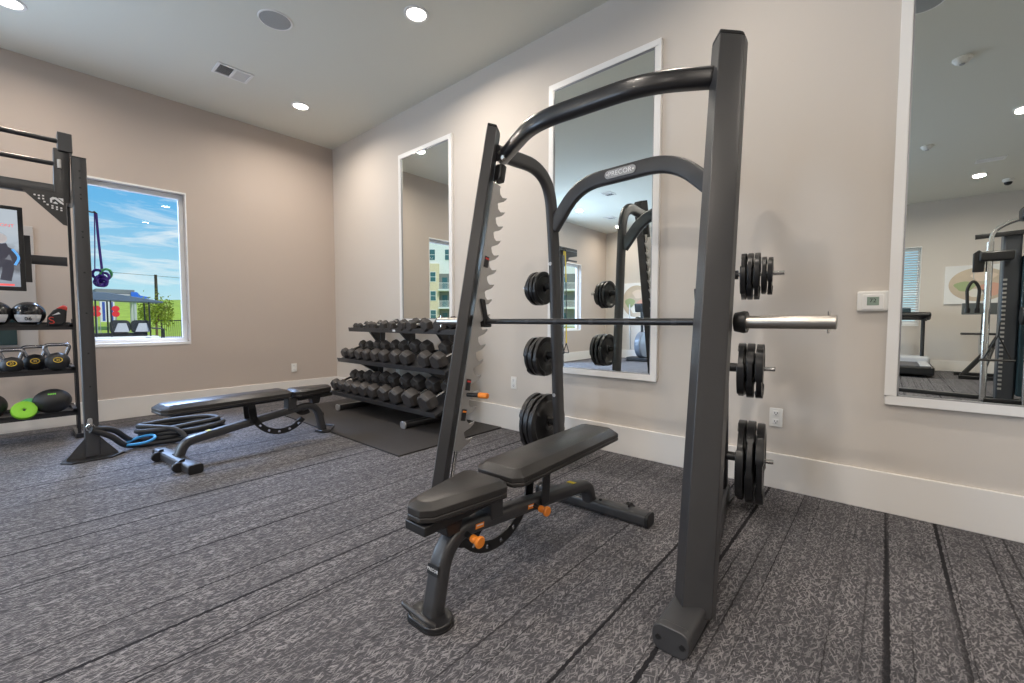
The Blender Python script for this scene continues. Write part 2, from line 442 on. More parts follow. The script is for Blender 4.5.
# ------------------------------------------------------------------ wall mirrors
def wmirror(x0, x1, z0, z1, lab, fw=.047):
    m = thing('wall_mirror', lab, 'mirror', ((x0+x1)/2, YB, z0), group='white framed wall mirrors')
    f = MB(); y0, y1 = YB-.030, YB
    f.span((x0, y0, z1-fw), (x1, y1, z1)); f.span((x0, y0, z0), (x1, y1, z0+fw))
    f.span((x0, y0, z0+fw), (x0+fw, y1, z1-fw)); f.span((x1-fw, y0, z0+fw), (x1, y1, z1-fw))
    f.build('frame', WHITE, m, bevel=.003)
    i = MB(); e = .007; a0, a1, b0, b1 = x0+fw, x1-fw, z0+fw, z1-fw
    i.span((a0, y0+.006, b1-e), (a1, y0+.018, b1)); i.span((a0, y0+.006, b0), (a1, y0+.018, b0+e)); i.span((a0, y0+.006, b0), (a0+e, y0+.018, b1)); i.span((a1-e, y0+.006, b0), (a1, y0+.018, b1))
    i.build('inner_lip', LABELG, m)
    MB().span((x0+fw, YB-.016, z0+fw), (x1-fw, YB-.010, z1-fw)).build('glass', MIRR, m, smooth=0)
wmirror(-4.455, -3.50, 1.015, 3.005, 'tall white framed wall mirror above the dumbbell rack')
wmirror(-2.24, -1.26, .597, 3.04, 'tall white framed wall mirror behind the smith machine')
wmirror(.006, 1.0, .597, 3.04, 'tall white framed wall mirror right of the thermostat')

# ------------------------------------------------------------------ small wall fittings
def outlet(c, axis, lab):
    o = thing('wall_outlet', lab, 'outlet', c, group='white wall outlets')
    if axis == 'y':
        MB().span((c[0]-.036, YB-.006, c[2]-.058), (c[0]+.036, YB, c[2]+.058)).build('cover_plate', PLAST, o, bevel=.003)
        for k in (-1, 1):
            r = MB().span((c[0]-.017, YB-.009, c[2]+k*.026-.015), (c[0]+.017, YB-.005, c[2]+k*.026+.015)).build('receptacle', WHITE, o, bevel=.002)
            h = MB()
            for dx in (-.007, .007): h.span((c[0]+dx-.0015, YB-.0095, c[2]+k*.026-.002), (c[0]+dx+.0015, YB-.0088, c[2]+k*.026+.008))
            h.span((c[0]-.003, YB-.0095, c[2]+k*.026-.011), (c[0]+.003, YB-.0088, c[2]+k*.026-.006))
            h.build('slots', BLACK, r, smooth=0)
    else:
        MB().span((XL, c[1]-.036, c[2]-.058), (XL+.006, c[1]+.036, c[2]+.058)).build('cover_plate', PLAST, o, bevel=.003)
        for k in (-1, 1):
            r = MB().span((XL+.005, c[1]-.017, c[2]+k*.026-.015), (XL+.009, c[1]+.017, c[2]+k*.026+.015)).build('receptacle', WHITE, o, bevel=.002)
            h = MB()
            for dx in (-.007, .007): h.span((XL+.0088, c[1]+dx-.0015, c[2]+k*.026-.002), (XL+.0095, c[1]+dx+.0015, c[2]+k*.026+.008))
            h.build('slots', BLACK, r, smooth=0)
outlet((-.50, YB, .445), 'y', 'white wall outlet right of the smith machine weight plates')
outlet((-2.655, YB, .455), 'y', 'white wall outlet between dumbbell rack and smith machine')
outlet((-4.55, YB, .42), 'y', 'white wall outlet behind the dumbbell rack')
outlet((XL, 2.476, .40), 'x', 'white wall outlet on the window wall above the far bench')
t = thing('thermostat', 'white wall thermostat with grey green screen left of the right mirror', 'thermostat', (-.061, YB, 1.155))
MB().span((-.128, YB-.022, 1.098), (.008, YB, 1.208)).build('housing', PLAST, t, bevel=.008, seg=3)
MB().span((-.104, YB-.027, 1.108), (-.015, YB-.021, 1.190)).build('front_cover', WHITE, t, bevel=.004)
sc_ = MB().span((-.085, YB-.0285, 1.130), (-.034, YB-.0265, 1.176)).build('screen', mat('lcd', (.28, .36, .30), .25), t, bevel=.001)
text('digits', '72', BLACK, sc_, (-.06, YB-.0292, 1.155), (1, 0, 0), (0, 0, 1), .03, .0002)

# ------------------------------------------------------------------ smith machine
BL, TL = Vector((-1.858, 1.437, 0)), Vector((-1.871, 1.925, 2.235))
BR, TR = Vector((-.488, 1.425, 0)), Vector((-.546, 1.910, 2.212))
sm = thing('smith_machine', 'charcoal smith machine frame with angled front posts and plate storage pegs', 'smith machine', (-1.15, 1.9, 0))
POSTR = [(0, 0), (.066, .053), (.077, .066), (.079, .110), (.0, .118), (-.049, .060)]
POSTL = [(-a, b) for a, b in [(0, 0), (.066, .053), (.077, .066), (.079, .110), (.0, .118), (-.037, .045)]][::-1]
def along(B, Tt, z): return B + (Tt-B)*(z/Tt.z)
for B, Tt, POST in ((BL, TL, POSTL), (BR, TR, POSTR)):
    p = MB().sweep([along(B, Tt, .05), Tt], POST, ref=(1, 0, 0)).build('front_post', STEEL, sm, bevel=.003)
    ax = (Tt-B).normalized()
    MB().sweep([Tt, Tt+ax*.018], POST, ref=(1, 0, 0), scale=[1, .93]).build('post_cap', BLACK, p, bevel=.004)
# feet with bolted end plates and the floor tubes running back
def upright_y(z): return 2.64-.055*z
XUL, XUR = -1.82, -.69
for B, fo, xu in ((BL+Vector((.0, 0, 0)), .05, XUL), (BR, .115, XUR)):
    f0 = Vector((B.x+.008, B.y-fo, .042)); f1 = Vector((B.x-.0, B.y+.20, .042))
    ft = MB().sweep([f0+Vector((0, .012, 0)), f1], rrect(.112, .074, .018), ref=(1, 0, 0)).build('foot', STEEL, sm, bevel=.002)
    t = Vector((0, -1, .22)).normalized()
    ec = MB().sweep([f0+Vector((0, .03, .0)), f0-Vector((0, .004, -.002))], rrect(.116, .082, .03, 6), ref=(1, 0, 0)).build('end_plate', STEEL, ft, bevel=.003)
    for dx in (-.038, .038):
        MB().cyl(f0+Vector((dx, -.001, .0)), f0+Vector((dx, -.0075, .0)), .0085, 14).build('bolt', BLACK, ec)
    MB().span((f0.x-.05, f0.y+.02, 0), (f0.x+.05, f0.y+.24, .012)).build('foot_pad', RUBBER, ft)
    g = Vector((xu, 2.70, .05))
    MB().sweep([f1-Vector((0, .02, 0)), g], rrect(.06, .085, .012), ref=(1, 0, 0)).build('floor_tube', STEEL, sm)
    MB().span((xu-.045, 2.60, 0), (xu+.045, 2.74, .012)).build('foot_pad', RUBBER, sm, bevel=.003)
# rear uprights that curve forward to the posts
for xu, Tt in ((XUL, TL), (XUR, TR)):
    xt = Tt.x+.015 if xu < -1 else Tt.x-.02
    pts = [(xu, upright_y(.06), .06), (xu, upright_y(1.6), 1.6), (xu+(xt-xu)*.3, upright_y(2.02)-.03, 2.10), (xt, Tt.y+.07, 2.085)]
    path = fil(pts, [.3, .36], 12)
    MB().sweep(path, rrect(.058, .098, .026, 5), ref=(1, 0, 0)).build('rear_upright', STEEL, sm)
# front top bar bowed forward
z = 2.06
fb = fil([(-1.85, 2.045, z+.01), (-1.40, 1.775, z), (-.80, 1.80, z), (-.535, 1.975, z)], [.16, .16], 8)
fbo = MB().sweep(fb, rrect(.086, .07, .028, 5), ref=(0, 0, 1)).build('top_bar', STEELD, sm)
for p in ((-1.835, 2.05, z+.02), (-1.78, 2.02, z-.03)):
    MB().lathe([(.001, -.012), (.012, -.012), (.016, -.004), (.016, .0)], (p[0], p[1]-.05, p[2]), (0, 1, 0), 12).build('bolt', CHROME, fbo)
# rear arch with maker's badge
ya = 2.53
ar = fil([(XUL+.01, ya, 1.70), (-1.60, ya, 1.965), (-.95, ya, 1.975), (XUR-.0, ya-.01, 1.72)], [.17, .17], 9)
arch = MB().sweep(ar, rrect(.05, .098, .016, 4), ref=(0, 1, 0)).build('rear_arch', STEEL, sm)
def lerp(a, b, t): return Vector(a)*(1-t)+Vector(b)*t
bc = Vector((-1.285, ya-.0275, 1.972)); bu = (Vector((-.95, ya, 1.975))-Vector((-1.60, ya, 1.965))).normalized()
bw = Vector((0, 0, 1))
badge = MB().prism(rrect(.21, .052, .0255, 8), bc, bu, bw, .006).build('badge', LABELG, arch, bevel=.001)
text('lettering', 'PRECOR', mat('badge_letters', (.85, .85, .86), .3, metal=.4), badge, bc+Vector((0, -.0036, 0)), bu, bw, .042, .0004, spacing=1.02)
for k in (-1, 1):
    MB().lathe([(.001, -.002), (.005, -.0015), (.006, .0)], bc+bu*(k*.088)+Vector((0, -.003, 0)), (0, 1, 0), 10).build('rivet', WHITE, badge)
# guide rods, hook plates, stops behind the posts
for B, Tt, sg in ((BL, TL, 1), (BR, TR, -1)):
    ax = (Tt-B).normalized(); bk = ax.cross(Vector((1, 0, 0))).normalized()*1
    if bk.y < 0: bk = -bk
    xo = .045 if sg > 0 else -.03
    def P(z, b, x=0): return along(B, Tt, z) + bk*b + Vector((xo+x, 0, 0))
    MB().cyl(P(.10, .118, -.02*sg), P(2.02, .118, -.02*sg), .011, 14).build('guide_rod', CHROME, sm)
    for zz in (.10, 1.98):
        MB().sweep([P(zz-.05, .13, -.01*sg), P(zz+.05, .13, -.01*sg)], rrect(.06, .055, .015), ref=(1, 0, 0)).build('rod_mount', BLACK, sm, bevel=.003)
    # hook plate: saw of upward hooks on the rear edge
    z0, z1, pitch = .33, 1.90, .0905
    n = int((z1-z0)/pitch)
    poly = [(z0, 0.0)]
    front = [(z0, 0), (z1, 0)]
    back = []
    zz = z1
    back.append((z1, .045))
    for k in range(n):
        zc = z1-.02-(k+.0)*pitch
        back += [(zc-.002, .040), (zc-.028, .050), (zc-.040, .066), (zc-.030, .088), (zc-.024, .098), (zc-.036, .096), (zc-.060, .078), (zc-.078, .052), (zc-.088, .040)]
    back.append((z0, .036))
    poly = [(z0, 0), (z1, 0)] + [(p, q+.018+max(0, q-.045)*.25) for p, q in back]
    poly = list(poly)
    o = P(0, .078, .0)
    hp = MB().prism([(a*(Tt-B).length/Tt.z, b) for a, b in poly], o, ax, bk, .008).build('hook_plate', ALU, sm, smooth=0)
    sf = []
    for zc in (.53, .70, 1.42):
        if sg < 0: break
        pm = P(zc, .150, .022*sg)
        st_ = MB().sweep([P(zc-.032, .110, .007), P(zc+.032, .110, .007)], rrect(.006, .034, .002), ref=(1, 0, 0)).build('sticker', STEELD, hp)
        MB().sweep([P(zc+.014, .110, .0105), P(zc+.024, .110, .0105)], rrect(.0015, .028, .0005), ref=(1, 0, 0)).build('sticker_band', REDP if zc > .6 else ORANGE, st_)
    if sg > 0:
        # adjustable safety stop with orange grip
        a = P(.645, .12, .0); e = a+Vector((.085, .012, .004))
        sp = MB().cyl(a, e, .012, 14).build('safety_pin', BLACK, sm)
        MB().sweep([e, e+Vector((.060, .008, .002))], circ(.0165, 16)).build('grip', ORANGE, sp, bevel=.004)
# plate pegs
PEG = {}
for xu, sg, nm in ((XUL, -1, 'L'), (XUR, 1, 'R')):
    for zz, key in ((1.295, 't'), (.788, 'm'), (.280, 'b')):
        y = upright_y(zz)
        n = Vector((1, .16, 0)).normalized() if sg > 0 else Vector((-1, -.0, 0))
        a = Vector((xu, y, zz))+n*.025
        pg = MB().cyl(a, a+n*(.23 if key != 't' else .262), .0125, 16).build('storage_peg', CHROME, sm)
        MB().cyl(a, a+n*.05, .024, 18).build('peg_collar', BLACK, pg)
        PEG[nm+key] = (a, n)
for xu in (XUL, XUR):
    for zz in (.5, 1.05, 1.45):
        MB().lathe([(.001, -.006), (.012, -.006), (.014, .0)], (xu, upright_y(zz)-.050, zz), (0, 1, 0), 10).build('bolt', ALU, sm)

# barbell of the smith machine
zb = 1.042
def barpt(B, Tt): 
    p = along(B, Tt, zb); return Vector((p.x-(.006 if p.x < -1 else .006), p.y+.19, zb))
b0, b1 = barpt(BL, TL), barpt(BR, TR)
bd = (b1-b0).normalized()
bb = thing('barbell', 'long black bar with steel sleeves resting across the smith machine', 'barbell', (b0+b1)/2)
MB().cyl(b0-bd*.06, b1+bd*.04, .0155, 20).build('shaft', STEELD, bb)
for c, sg in ((b0, -1), (b1, 1)):
    q = c+bd*sg*.075
    MB().sweep([q, q+bd*sg*.030, q+bd*sg*.042], circ(.043, 24), scale=[.86, 1, .95]).build('collar', BLACK, bb)
    sl = MB().cyl(q+bd*sg*.04, q+bd*sg*.318, .0245, 26).build('sleeve', SLEEVE, bb, bevel=.002)
    e = q+bd*sg*.296
    MB().cyl(e-Vector((0, 0, .038)), e+Vector((0, 0, .038)), .0045, 10).build('end_pin', CHROME, sl)
    h = c+bd*sg*(-.055)
    hk = MB()
    hk.prism([(-.03, -.035), (.03, -.035), (.036, .01), (.0, .03), (-.022, .13), (-.055, .135), (-.05, .11), (-.028, .02)], h, (0, 1, 0), (0, 0, 1), .026)
    hk.build('latch_hook', BLACK, bb, bevel=.004)
    MB().sweep([c-bd*.028, c+bd*.028], rrect(.07, .06, .012), ref=(0, 0, 1)).build('bearing_block', BLACK, bb, bevel=.004)
for f in (.12, .28, .42, .58, .72, .88):
    p = lerp(b0, b1, f)
    MB().cyl(p-bd*.012, p+bd*.012, .0158, 20).build('knurl_mark', STEEL, bb)

# weight plates: lathe whose rim thickens in three grips
def plate_mesh(r, th):
    mb = MB(); n = 72; vs = []; k = 10
    for i in range(n):
        t = i/n*3 % 1
        g = 1 if .18 < t < .82 else 0
        w = th/2*(1.0 if g else .72); rr = r*(1 if g else .965)
        prof = [(.026, -th*.40), (r*.25, -th*.40), (r*.30, -th*.22), (r*.72, -th*.20), (r*.80, -w), (rr, -w*.85),
                (rr, w*.85), (r*.80, w), (r*.72, th*.20), (r*.30, th*.22), (r*.25, th*.40), (.026, th*.40)]
        k = len(prof)
        a = 2*PI*i/n
        for q, h in prof: vs.append((h, q*math.cos(a), q*math.sin(a)))
    fs = []
    for i in range(n):
        j = (i+1) % n
        for q in range(k): fs.append((i*k+q, j*k+q, j*k+(q+1) % k, i*k+(q+1) % k))
    return mb.add(vs, fs)
proto = {}
def plate(kind, key, d, lab, spin):
    r, th = {'big': (.222, .044), 'mid': (.148, .040), 'small': (.124, .029), 'tiny': (.100, .025)}[kind]
    a, n = PEG[key]
    if kind not in proto:
        p = thing('weight_plate', lab, 'weight plate', (0, 0, 0), group='weight plates on the smith machine pegs', world=False)
        plate_mesh(r, th).build('disc', PLATE, p, smooth=40, bevel=.0025)
        MB().lathe([(.024, -th*.42), (.034, -th*.42), (.034, th*.42), (.024, th*.42), (.024, -th*.42)], axis=(1, 0, 0), n=28).build('hub_ring', STEELD, p)
        proto[kind] = p
    else:
        p = copy_tree(proto[kind]); p['label'] = lab
    p.location = a+n*d - Vector((0, 0, .026-.0135))
    p.rotation_mode = 'XYZ'
    p.rotation_euler = Matrix.Rotation(math.atan2(n.y, n.x), 3, 'Z').to_euler() if True else None
    p.rotation_euler.x = 0
    # spin about the peg axis
    m = Matrix.Rotation(math.atan2(n.y, n.x), 3, 'Z') @ Matrix.Rotation(R(spin), 3, 'X')
    p.rotation_euler = m.to_euler()
ordn = ('nearest the post', 'second out from the post', 'third out from the post', 'fourth out from the post', 'outermost')
side = {'R': 'right', 'L': 'left'}
for s_ in 'RL':
    for i in range(3):
        plate('big', s_+'b', .078+i*.046, 'large black weight plate on the lower %s peg, %s' % (side[s_], ordn[i]), 30*i+(10 if s_ == 'R' else 55))
        plate('mid', s_+'m', .074+i*.043, 'medium black weight plate on the middle %s peg, %s' % (side[s_], ordn[i]), 40*i+20)
    for i in range(3):
        plate('small', s_+'t', .078+i*.031, 'small black weight plate on the upper %s peg, %s' % (side[s_], ordn[i]), 50*i+15)
    for i in range(2 if s_ == 'R' else 1):
        plate('tiny', s_+'t', .172+i*.028, 'smallest black weight plate on the upper %s peg, %s' % (side[s_], ordn[3+i]), 70*i+35)

# ------------------------------------------------------------------ adjustable benches
def pad_mb(rows, zt, zb_, ch):
    """padded board: rows of (y, half width); chamfered top edges; flat board below"""
    mb = MB(); k = len(rows)
    ys = [r[0] for r in rows]; y0, y1 = ys[0], ys[-1]
    zm = (zb_+zt-ch)/2; levels = [(zb_, .010), (zb_+.008, 0), (zm-.003, 0), (zm, .003), (zm+.003, 0), (zt-ch, 0), (zt, ch*1.35)]
    vs = []
    for z, ins in levels:
        ring = []
        c = .035
        for (y, h) in ((y0, rows[0][1]), (y1, rows[-1][1])):
            pass
        h0, h1 = rows[0][1], rows[-1][1]
        ring = [(-h0+c+ins*.6, y0+ins), (h0-c-ins*.6, y0+ins), (h0-ins, y0+c+ins*.6), (h1-ins, y1-c-ins*.6), (h1-c-ins*.6, y1-ins), (-h1+c+ins*.6, y1-ins), (-h1+ins, y1-c-ins*.6), (-h0+ins, y0+c+ins*.6)]
        vs += [(x, y, z) for x, y in ring]
    n = 8; fs = [tuple(range(n-1, -1, -1)), tuple((len(levels)-1)*n+i for i in range(n))]
    for l in range(len(levels)-1):
        for i in range(n):
            fs.append((l*n+i, l*n+(i+1) % n, (l+1)*n+(i+1) % n, (l+1)*n+i))
    return mb.add(vs, fs)
def make_bench(label):
    b = thing('adjustable_bench', label, 'weight bench', (0, 0, 0), group='adjustable weight benches', world=False)
    # local axes: y=0 at the round front foot, +y towards the cross foot
    st = pad_mb([(-.085, .066), (.295, .122)], .440, .372, .020).build('seat_pad', PAD, b, bevel=.005, seg=2)
    MB().box((0, .085, .352), (.105, .33, .034)).build('seat_board', BLACK, st, bevel=.004)
    bk = pad_mb([(.325, .126), (1.245, .126)], .452, .384, .026).build('back_pad', PAD, b, bevel=.005, seg=2)
    MB().box((0, .78, .372), (.13, .80, .022)).build('back_board', BLACK, bk, bevel=.004)
    path = fil([(0, -.005, .015), (0, .055, .285), (0, .86, .185), (0, 1.085, .155), (0, 1.125, .045)], [.17, .10, .12], 10)
    fr = MB().sweep(path, rrect(.072, .060, .02, 5), ref=(1, 0, 0)).build('main_tube', STEEL, b)
    # front foot plate with carrying handle
    fp = MB().prism(rrect(.175, .115, .055, 8), (0, -.015, .011), (1, 0, 0), (0, 1, 0), .022).build('front_foot', STEELD, b, bevel=.004)
    MB().prism(rrect(.182, .122, .058, 8), (0, -.015, .003), (1, 0, 0), (0, 1, 0), .006).build('foot_pad', RUBBER, fp)
    hd = fil([(-.095, -.055, .025), (-.105, -.085, .075), (.055, -.085, .040), (.055, -.055, .022)], .018, 5)
    hd = fil([(-.072, -.05, .022), (-.086, -.072, .056), (.048, -.072, .046), (.062, -.05, .022)], .016, 5)
    MB().tube(hd, .0085, 12).build('carry_handle', STEEL, b)
    # cross foot
    cf = MB().sweep([(-.33, 1.135, .035), (.33, 1.135, .035)], rrect(.085, .058, .014), ref=(0, 1, 0)).build('cross_foot', STEEL, b)
    for k in (-1, 1):
        c = MB().sweep([(k*.325, 1.135, .034), (k*.345, 1.135, .034)], rrect(.092, .066, .018), ref=(0, 1, 0)).build('end_cap', BLACK, cf, bevel=.004)
        w = MB().cyl((k*.20-.014, 1.195, .036), (k*.20+.014, 1.195, .036), .034, 22).build('wheel', BLACK, b, bevel=.005)
        MB().prism([(-.02, 0), (.05, -.005), (.055, .018), (.0, .05), (-.02, .05)], (k*.20+.02, 1.165, .03), (0, 1, 0), (0, 0, 1), .006).build('bracket', STEELD, w)
        MB().cyl((k*.06, 1.135, .064), (k*.06, 1.135, .070), .009, 10).build('bolt', BLACK, cf)
    # back rest sector plate with holes
    cx, cz, r0, r1 = .39, .345, .225, .272
    sec = MB(); n = 26; a0, a1 = R(-4), R(-137)
    arc = lambda r, t: (cx+r*math.cos(a0+(a1-a0)*t), cz+r*math.sin(a0+(a1-a0)*t))
    out = [arc(r1, i/n) for i in range(n+1)] + [arc(r0, 1-i/n) for i in range(n+1)]
    # annular strip as quads so holes can be drawn as through-slots
    for sx in (-.046,):
        vs = []; fs = []
        for i in range(n+1):
            for r in (r0, r1):
                y_, z_ = arc(r, i/n)
                vs += [(sx-.004, y_, z_), (sx+.004, y_, z_)]
        for i in range(n):
            a, c = i*4, (i+1)*4
            if i in (3, 7, 11, 15, 19, 23):
                # slot: split radially, leave the middle third open
                o = len(vs)
                for ii in (i, i+1):
                    for rr in (r0+.015, r1-.015):
                        y_, z_ = arc(rr, ii/n); vs += [(sx-.004, y_, z_), (sx+.004, y_, z_)]
                fs += [(a, a+1, c+1, c), (a+3, a+2, c+2, c+3)]
                fs += [(a, c, o+4, o), (a+1, o+1, o+5, c+1), (o, o+4, o+5, o+1), (o+2, c+2-0, c+2, a+2) if False else (a+2, o+2, o+6, c+2), (a+3, c+3, o+7, o+3), (o+2, o+3, o+7, o+6)]
                fs += [(a, o, o+1, a+1), (a+2, a+3, o+3, o+2), (c, c+1, o+5, o+4), (c+2, o+6, o+7, c+3)]
            else:
                fs += [(a, a+1, c+1, c), (a+3, a+2, c+2, c+3), (a, c, c+2, a+2), (a+1, a+3, c+3, c+1)]
        fs += [(0, 2, 3, 1), (n*4, n*4+1, n*4+3, n*4+2)]
        sec.add(vs, fs)
    sec.build('sector_plate', BLACK, b)
    MB().prism([(-.03, .0), (.03, .0), (.045, .17), (-.01, .17)], (-.046, .62, .21), (0, 1, 0), (0, 0, 1), .008).build('back_bracket', STEELD, b, bevel=.002)
    MB().prism([(-.03, .0), (.03, .0), (.045, .17), (-.01, .17)], (.046, .62, .21), (0, 1, 0), (0, 0, 1), .008).build('back_bracket', STEELD, b, bevel=.002)
    # seat hinge and small seat sector
    MB().prism([(-.035, 0), (.035, 0), (.03, .11), (-.05, .11)], (0, .30, .262), (0, 1, 0), (0, 0, 1), .085).build('seat_hinge', STEEL, b, bevel=.006)
    MB().prism([(-.03, 0), (.03, 0), (.05, .075), (-.05, .075)], (0, .07, .282), (0, 1, 0), (0, 0, 1), .07).build('seat_post', BLACK, b, bevel=.004)
    sa = [(.17+.11*math.cos(R(t)), .30+.11*math.sin(R(t))) for t in range(-120, -19, 10)]
    sa += [(.17+.07*math.cos(R(t)), .30+.07*math.sin(R(t))) for t in range(-20, -121, -10)]
    MB().prism(sa, (-.0, 0, 0), (0, 1, 0), (0, 0, 1), .010).build('seat_sector', BLACK, b)
    # orange pull knobs
    for y_, z_ in ((.13, .262), (.555, .225)):
        st_ = MB().cyl((.028, y_, z_), (.075, y_-.004, z_-.004), .011, 14).build('plunger', STEELD, b)
        k = MB().lathe([(.001, 0), (.014, 0), (.015, .012), (.013, .022), (.021, .034), (.022, .042), (.019, .046), (.001, .046)], (.068, y_-.004, z_-.004), (1, -.05, -.05), 20)
        k.build('pull_knob', ORANGE, st_)
    for y_, z_ in ((.20, .267), (.53, .228)):
        s1 = MB().box((.0362, y_, z_), (.0012, .046, .019), Matrix.Rotation(R(-7), 3, 'X')).build('sticker', ORANGE, fr, smooth=0)
        MB().box((.0370, y_, z_+.003), (.0008, .036, .004), Matrix.Rotation(R(-7), 3, 'X')).build('sticker_band', LABELW, s1, smooth=0)
    MB().box((.0, .93, .2085), (.04, .03, .002), Matrix.Rotation(R(-7), 3, 'X')).build('caution_sticker', YEL, fr, smooth=0)
    # maker's label on the front of the leg
    u = Vector((1, 0, 0)); w = Vector((0, .06, .27)).normalized(); nn = u.cross(w)
    o = Vector((0, .028, .165))+nn*.0315
    lb = MB().prism(rrect(.056, .034, .003), o, u, w, .002).build('maker_label', BLACK, fr, smooth=0)
    text('lettering', 'PRECOR', LABELW, lb, o+nn*.0012, u, w, .0150, .0003)
    return b
bn = make_bench('black padded adjustable bench with orange knobs in front of the smith machine')
bn.location = (-1.175, .93, 0); bn.rotation_euler = (0, 0, R(2.0))
bn2 = copy_tree(bn); bn2['label'] = 'black padded adjustable bench by the window wall with its seat end near the dumbbells'
bn2.location = (-3.99, 1.855, 0); bn2.rotation_euler = (0, 0, R(186.5))

# ------------------------------------------------------------------ rubber mat + dumbbell rack
tag(MB().span((-5.32, 1.885, 0), (-2.79, 3.055, .012)).build('rubber_mat', MATR, bevel=.003), 'large black rubber floor mat under the dumbbell rack', 'floor mat')
rk = thing('dumbbell_rack', 'three tier black dumbbell rack on the rubber mat below the left mirror', 'dumbbell rack', (-4.08, 2.75, .012))
X0, X1 = -5.09, -3.07
TIER = [(2.46, .175, .43), (2.58, .560, .41), (2.73, .930, .22)]   # front y, front z, depth
SL = R(20)
for yf, zf, dp in TIER:
    sl_ = SL if dp > .3 else R(8)
    d = Vector((0, math.cos(sl_), math.sin(sl_))); nrm = Vector((0, -math.sin(sl_), math.cos(sl_)))
    a = Vector((0, yf, zf))
    prof = [(0, .028), (0, -.022), (.006, -.022), (.006, -.004), (dp, -.004), (dp, .035), (dp-.006, .035), (dp-.006, .004), (.006, .004), (.006, .028)]
    mb = MB(); vs = []
    for x in (X0, X1):
        for p, q in prof:
            v = a+d*p+nrm*q; vs.append((x, v.y, v.z))
    k = len(prof)
    mb.add(vs, [tuple(range(k)), tuple(range(2*k-1, k-1, -1))]+[(i, (i+1) % k, k+(i+1) % k, k+i) for i in range(k)])
    sh = mb.build('shelf', STEEL, rk, smooth=0)
for x in (-4.72, -3.44):
    pts = [(x, 2.86, .06), (x, 2.96, 1.0)]
    MB().sweep([(x, 2.90, .05), (x, 2.975, 1.0)], rrect(.07, .07, .01), ref=(1, 0, 0)).build('upright', STEELD, rk)
    MB().sweep([(x-.02, 2.40, .045), (x-.02, 2.98, .045)], rrect(.075, .06, .014), ref=(1, 0, 0)).build('foot', STEELD, rk)
    MB().sweep([(x-.02, 2.385, .045), (x-.02, 2.402, .045)], rrect(.085, .07, .026), ref=(1, 0, 0)).build('foot_cap', ALU, rk, bevel=.004)
    for yf, zf, dp in TIER:
        z_ = zf+math.tan(SL)*dp*.5
        yu = 2.90+.08*(zf/1.0)
        MB().prism([(yf+.05, zf+.0), (yf+dp-.05, zf+.09), (yu+.02, zf+.03), (yu+.02, zf-.17), (yu-.05, zf-.17)], (x, 0, 0), (0, 1, 0), (0, 0, 1), .05).build('shelf_arm', STEELD, rk, bevel=.003)
MB().sweep([(-4.08, 2.90, .75), (-4.08, 2.975, 1.0)], rrect(.06, .05, .01), ref=(1, 0, 0)).build('upright', STEELD, rk)
MB().prism([(2.78, .925), (2.93, .94), (2.985, .93), (2.985, .76), (2.95, .76)], (-4.08, 0, 0), (0, 1, 0), (0, 0, 1), .05).build('shelf_arm', STEELD, rk, bevel=.003)
for x in (-4.3, -3.0-.1):
    yf, zf, dp = TIER[2]
    MB().box((x+.2, yf-.002, zf+.003), (.05, .002, .022)).build('number_sticker', LABELW, rk, smooth=0)

def make_dumbbell(r, hl, gap, lab, grp):
    d = thing('dumbbell', lab, 'dumbbell', (0, 0, 0), group=grp, world=False)
    # local: handle along y, centre at origin, resting flat side down
    hexp = lambda rr: [(rr*math.cos(R(30+60*i)), rr*math.sin(R(30+60*i))) for i in range(6)]
    MB().sweep([(0, -gap/2, 0), (0, -gap/5, 0), (0, 0, 0), (0, gap/5, 0), (0, gap/2, 0)], circ(.0135, 14), scale=[.9, 1.1, 1.22, 1.1, .9]).build('handle', CHROME, d)
    for k in (-1, 1):
        ys = [gap/2, gap/2+hl*.22, gap/2+hl*.80, gap/2+hl]
        P_ = [(0, k*y, 0) for y in ys]
        MB().sweep(P_, [(a, b) for a, b in hexp(r)], ref=(1, 0, 0), scale=[.80, 1, 1, .78]).build('head', HEXR, d, bevel=r*.035, seg=2)
    return d
def dumbbell_row(tier, xs, r0, r1, name, yc):
    yf, zf, dp = TIER[tier]
    sl_ = SL if dp > .3 else R(8)
    n = len(xs); o = ('first', 'second', 'third', 'fourth', 'fifth', 'sixth', 'seventh', 'eighth', 'ninth', 'tenth')
    for i, x in enumerate(xs):
        t = (i//2)/((n-1)//2)
        r = r0+(r1-r0)*t
        hl = r*1.25; gap = .175 if tier < 2 else .10
        key = (tier, i//2)
        lab = 'black hex dumbbell on the %s tier, %s from the left end' % (name, o[i])
        if key not in proto:
            proto[key] = d = make_dumbbell(r, hl, gap, lab, 'hex dumbbells on the %s tier' % name)
        else:
            d = copy_tree(proto[key]); d['label'] = lab
        L = hl*2+gap
        # centre along the slope, resting on the shelf surface
        ap = r*math.cos(R(30))
        s = dp*.5+(yc if tier < 2 else 0)
        c = Vector((0, yf, zf))+Vector((0, math.cos(sl_), math.sin(sl_)))*s+Vector((0, -math.sin(sl_), math.cos(sl_)))*(ap+.005)
        d.location = (x, c.y, c.z)
        d.rotation_euler = (sl_, 0, R(random.uniform(-1.5, 1.5)))
dumbbell_row(0, [-5.03, -4.875, -4.70, -4.53, -4.345, -4.165, -3.93, -3.725, -3.47, -3.22], .071, .101, 'bottom', .012)
dumbbell_row(1, [-5.01, -4.855, -4.665, -4.505, -4.30, -4.13, -3.905, -3.72, -3.40, -3.20], .063, .091, 'middle', .012)
dumbbell_row(2, [-4.96, -4.86, -4.655, -4.545, -4.32, -4.17, -3.955, -3.80, -3.53, -3.33], .040, .068, 'top', 0)

exec_later = []
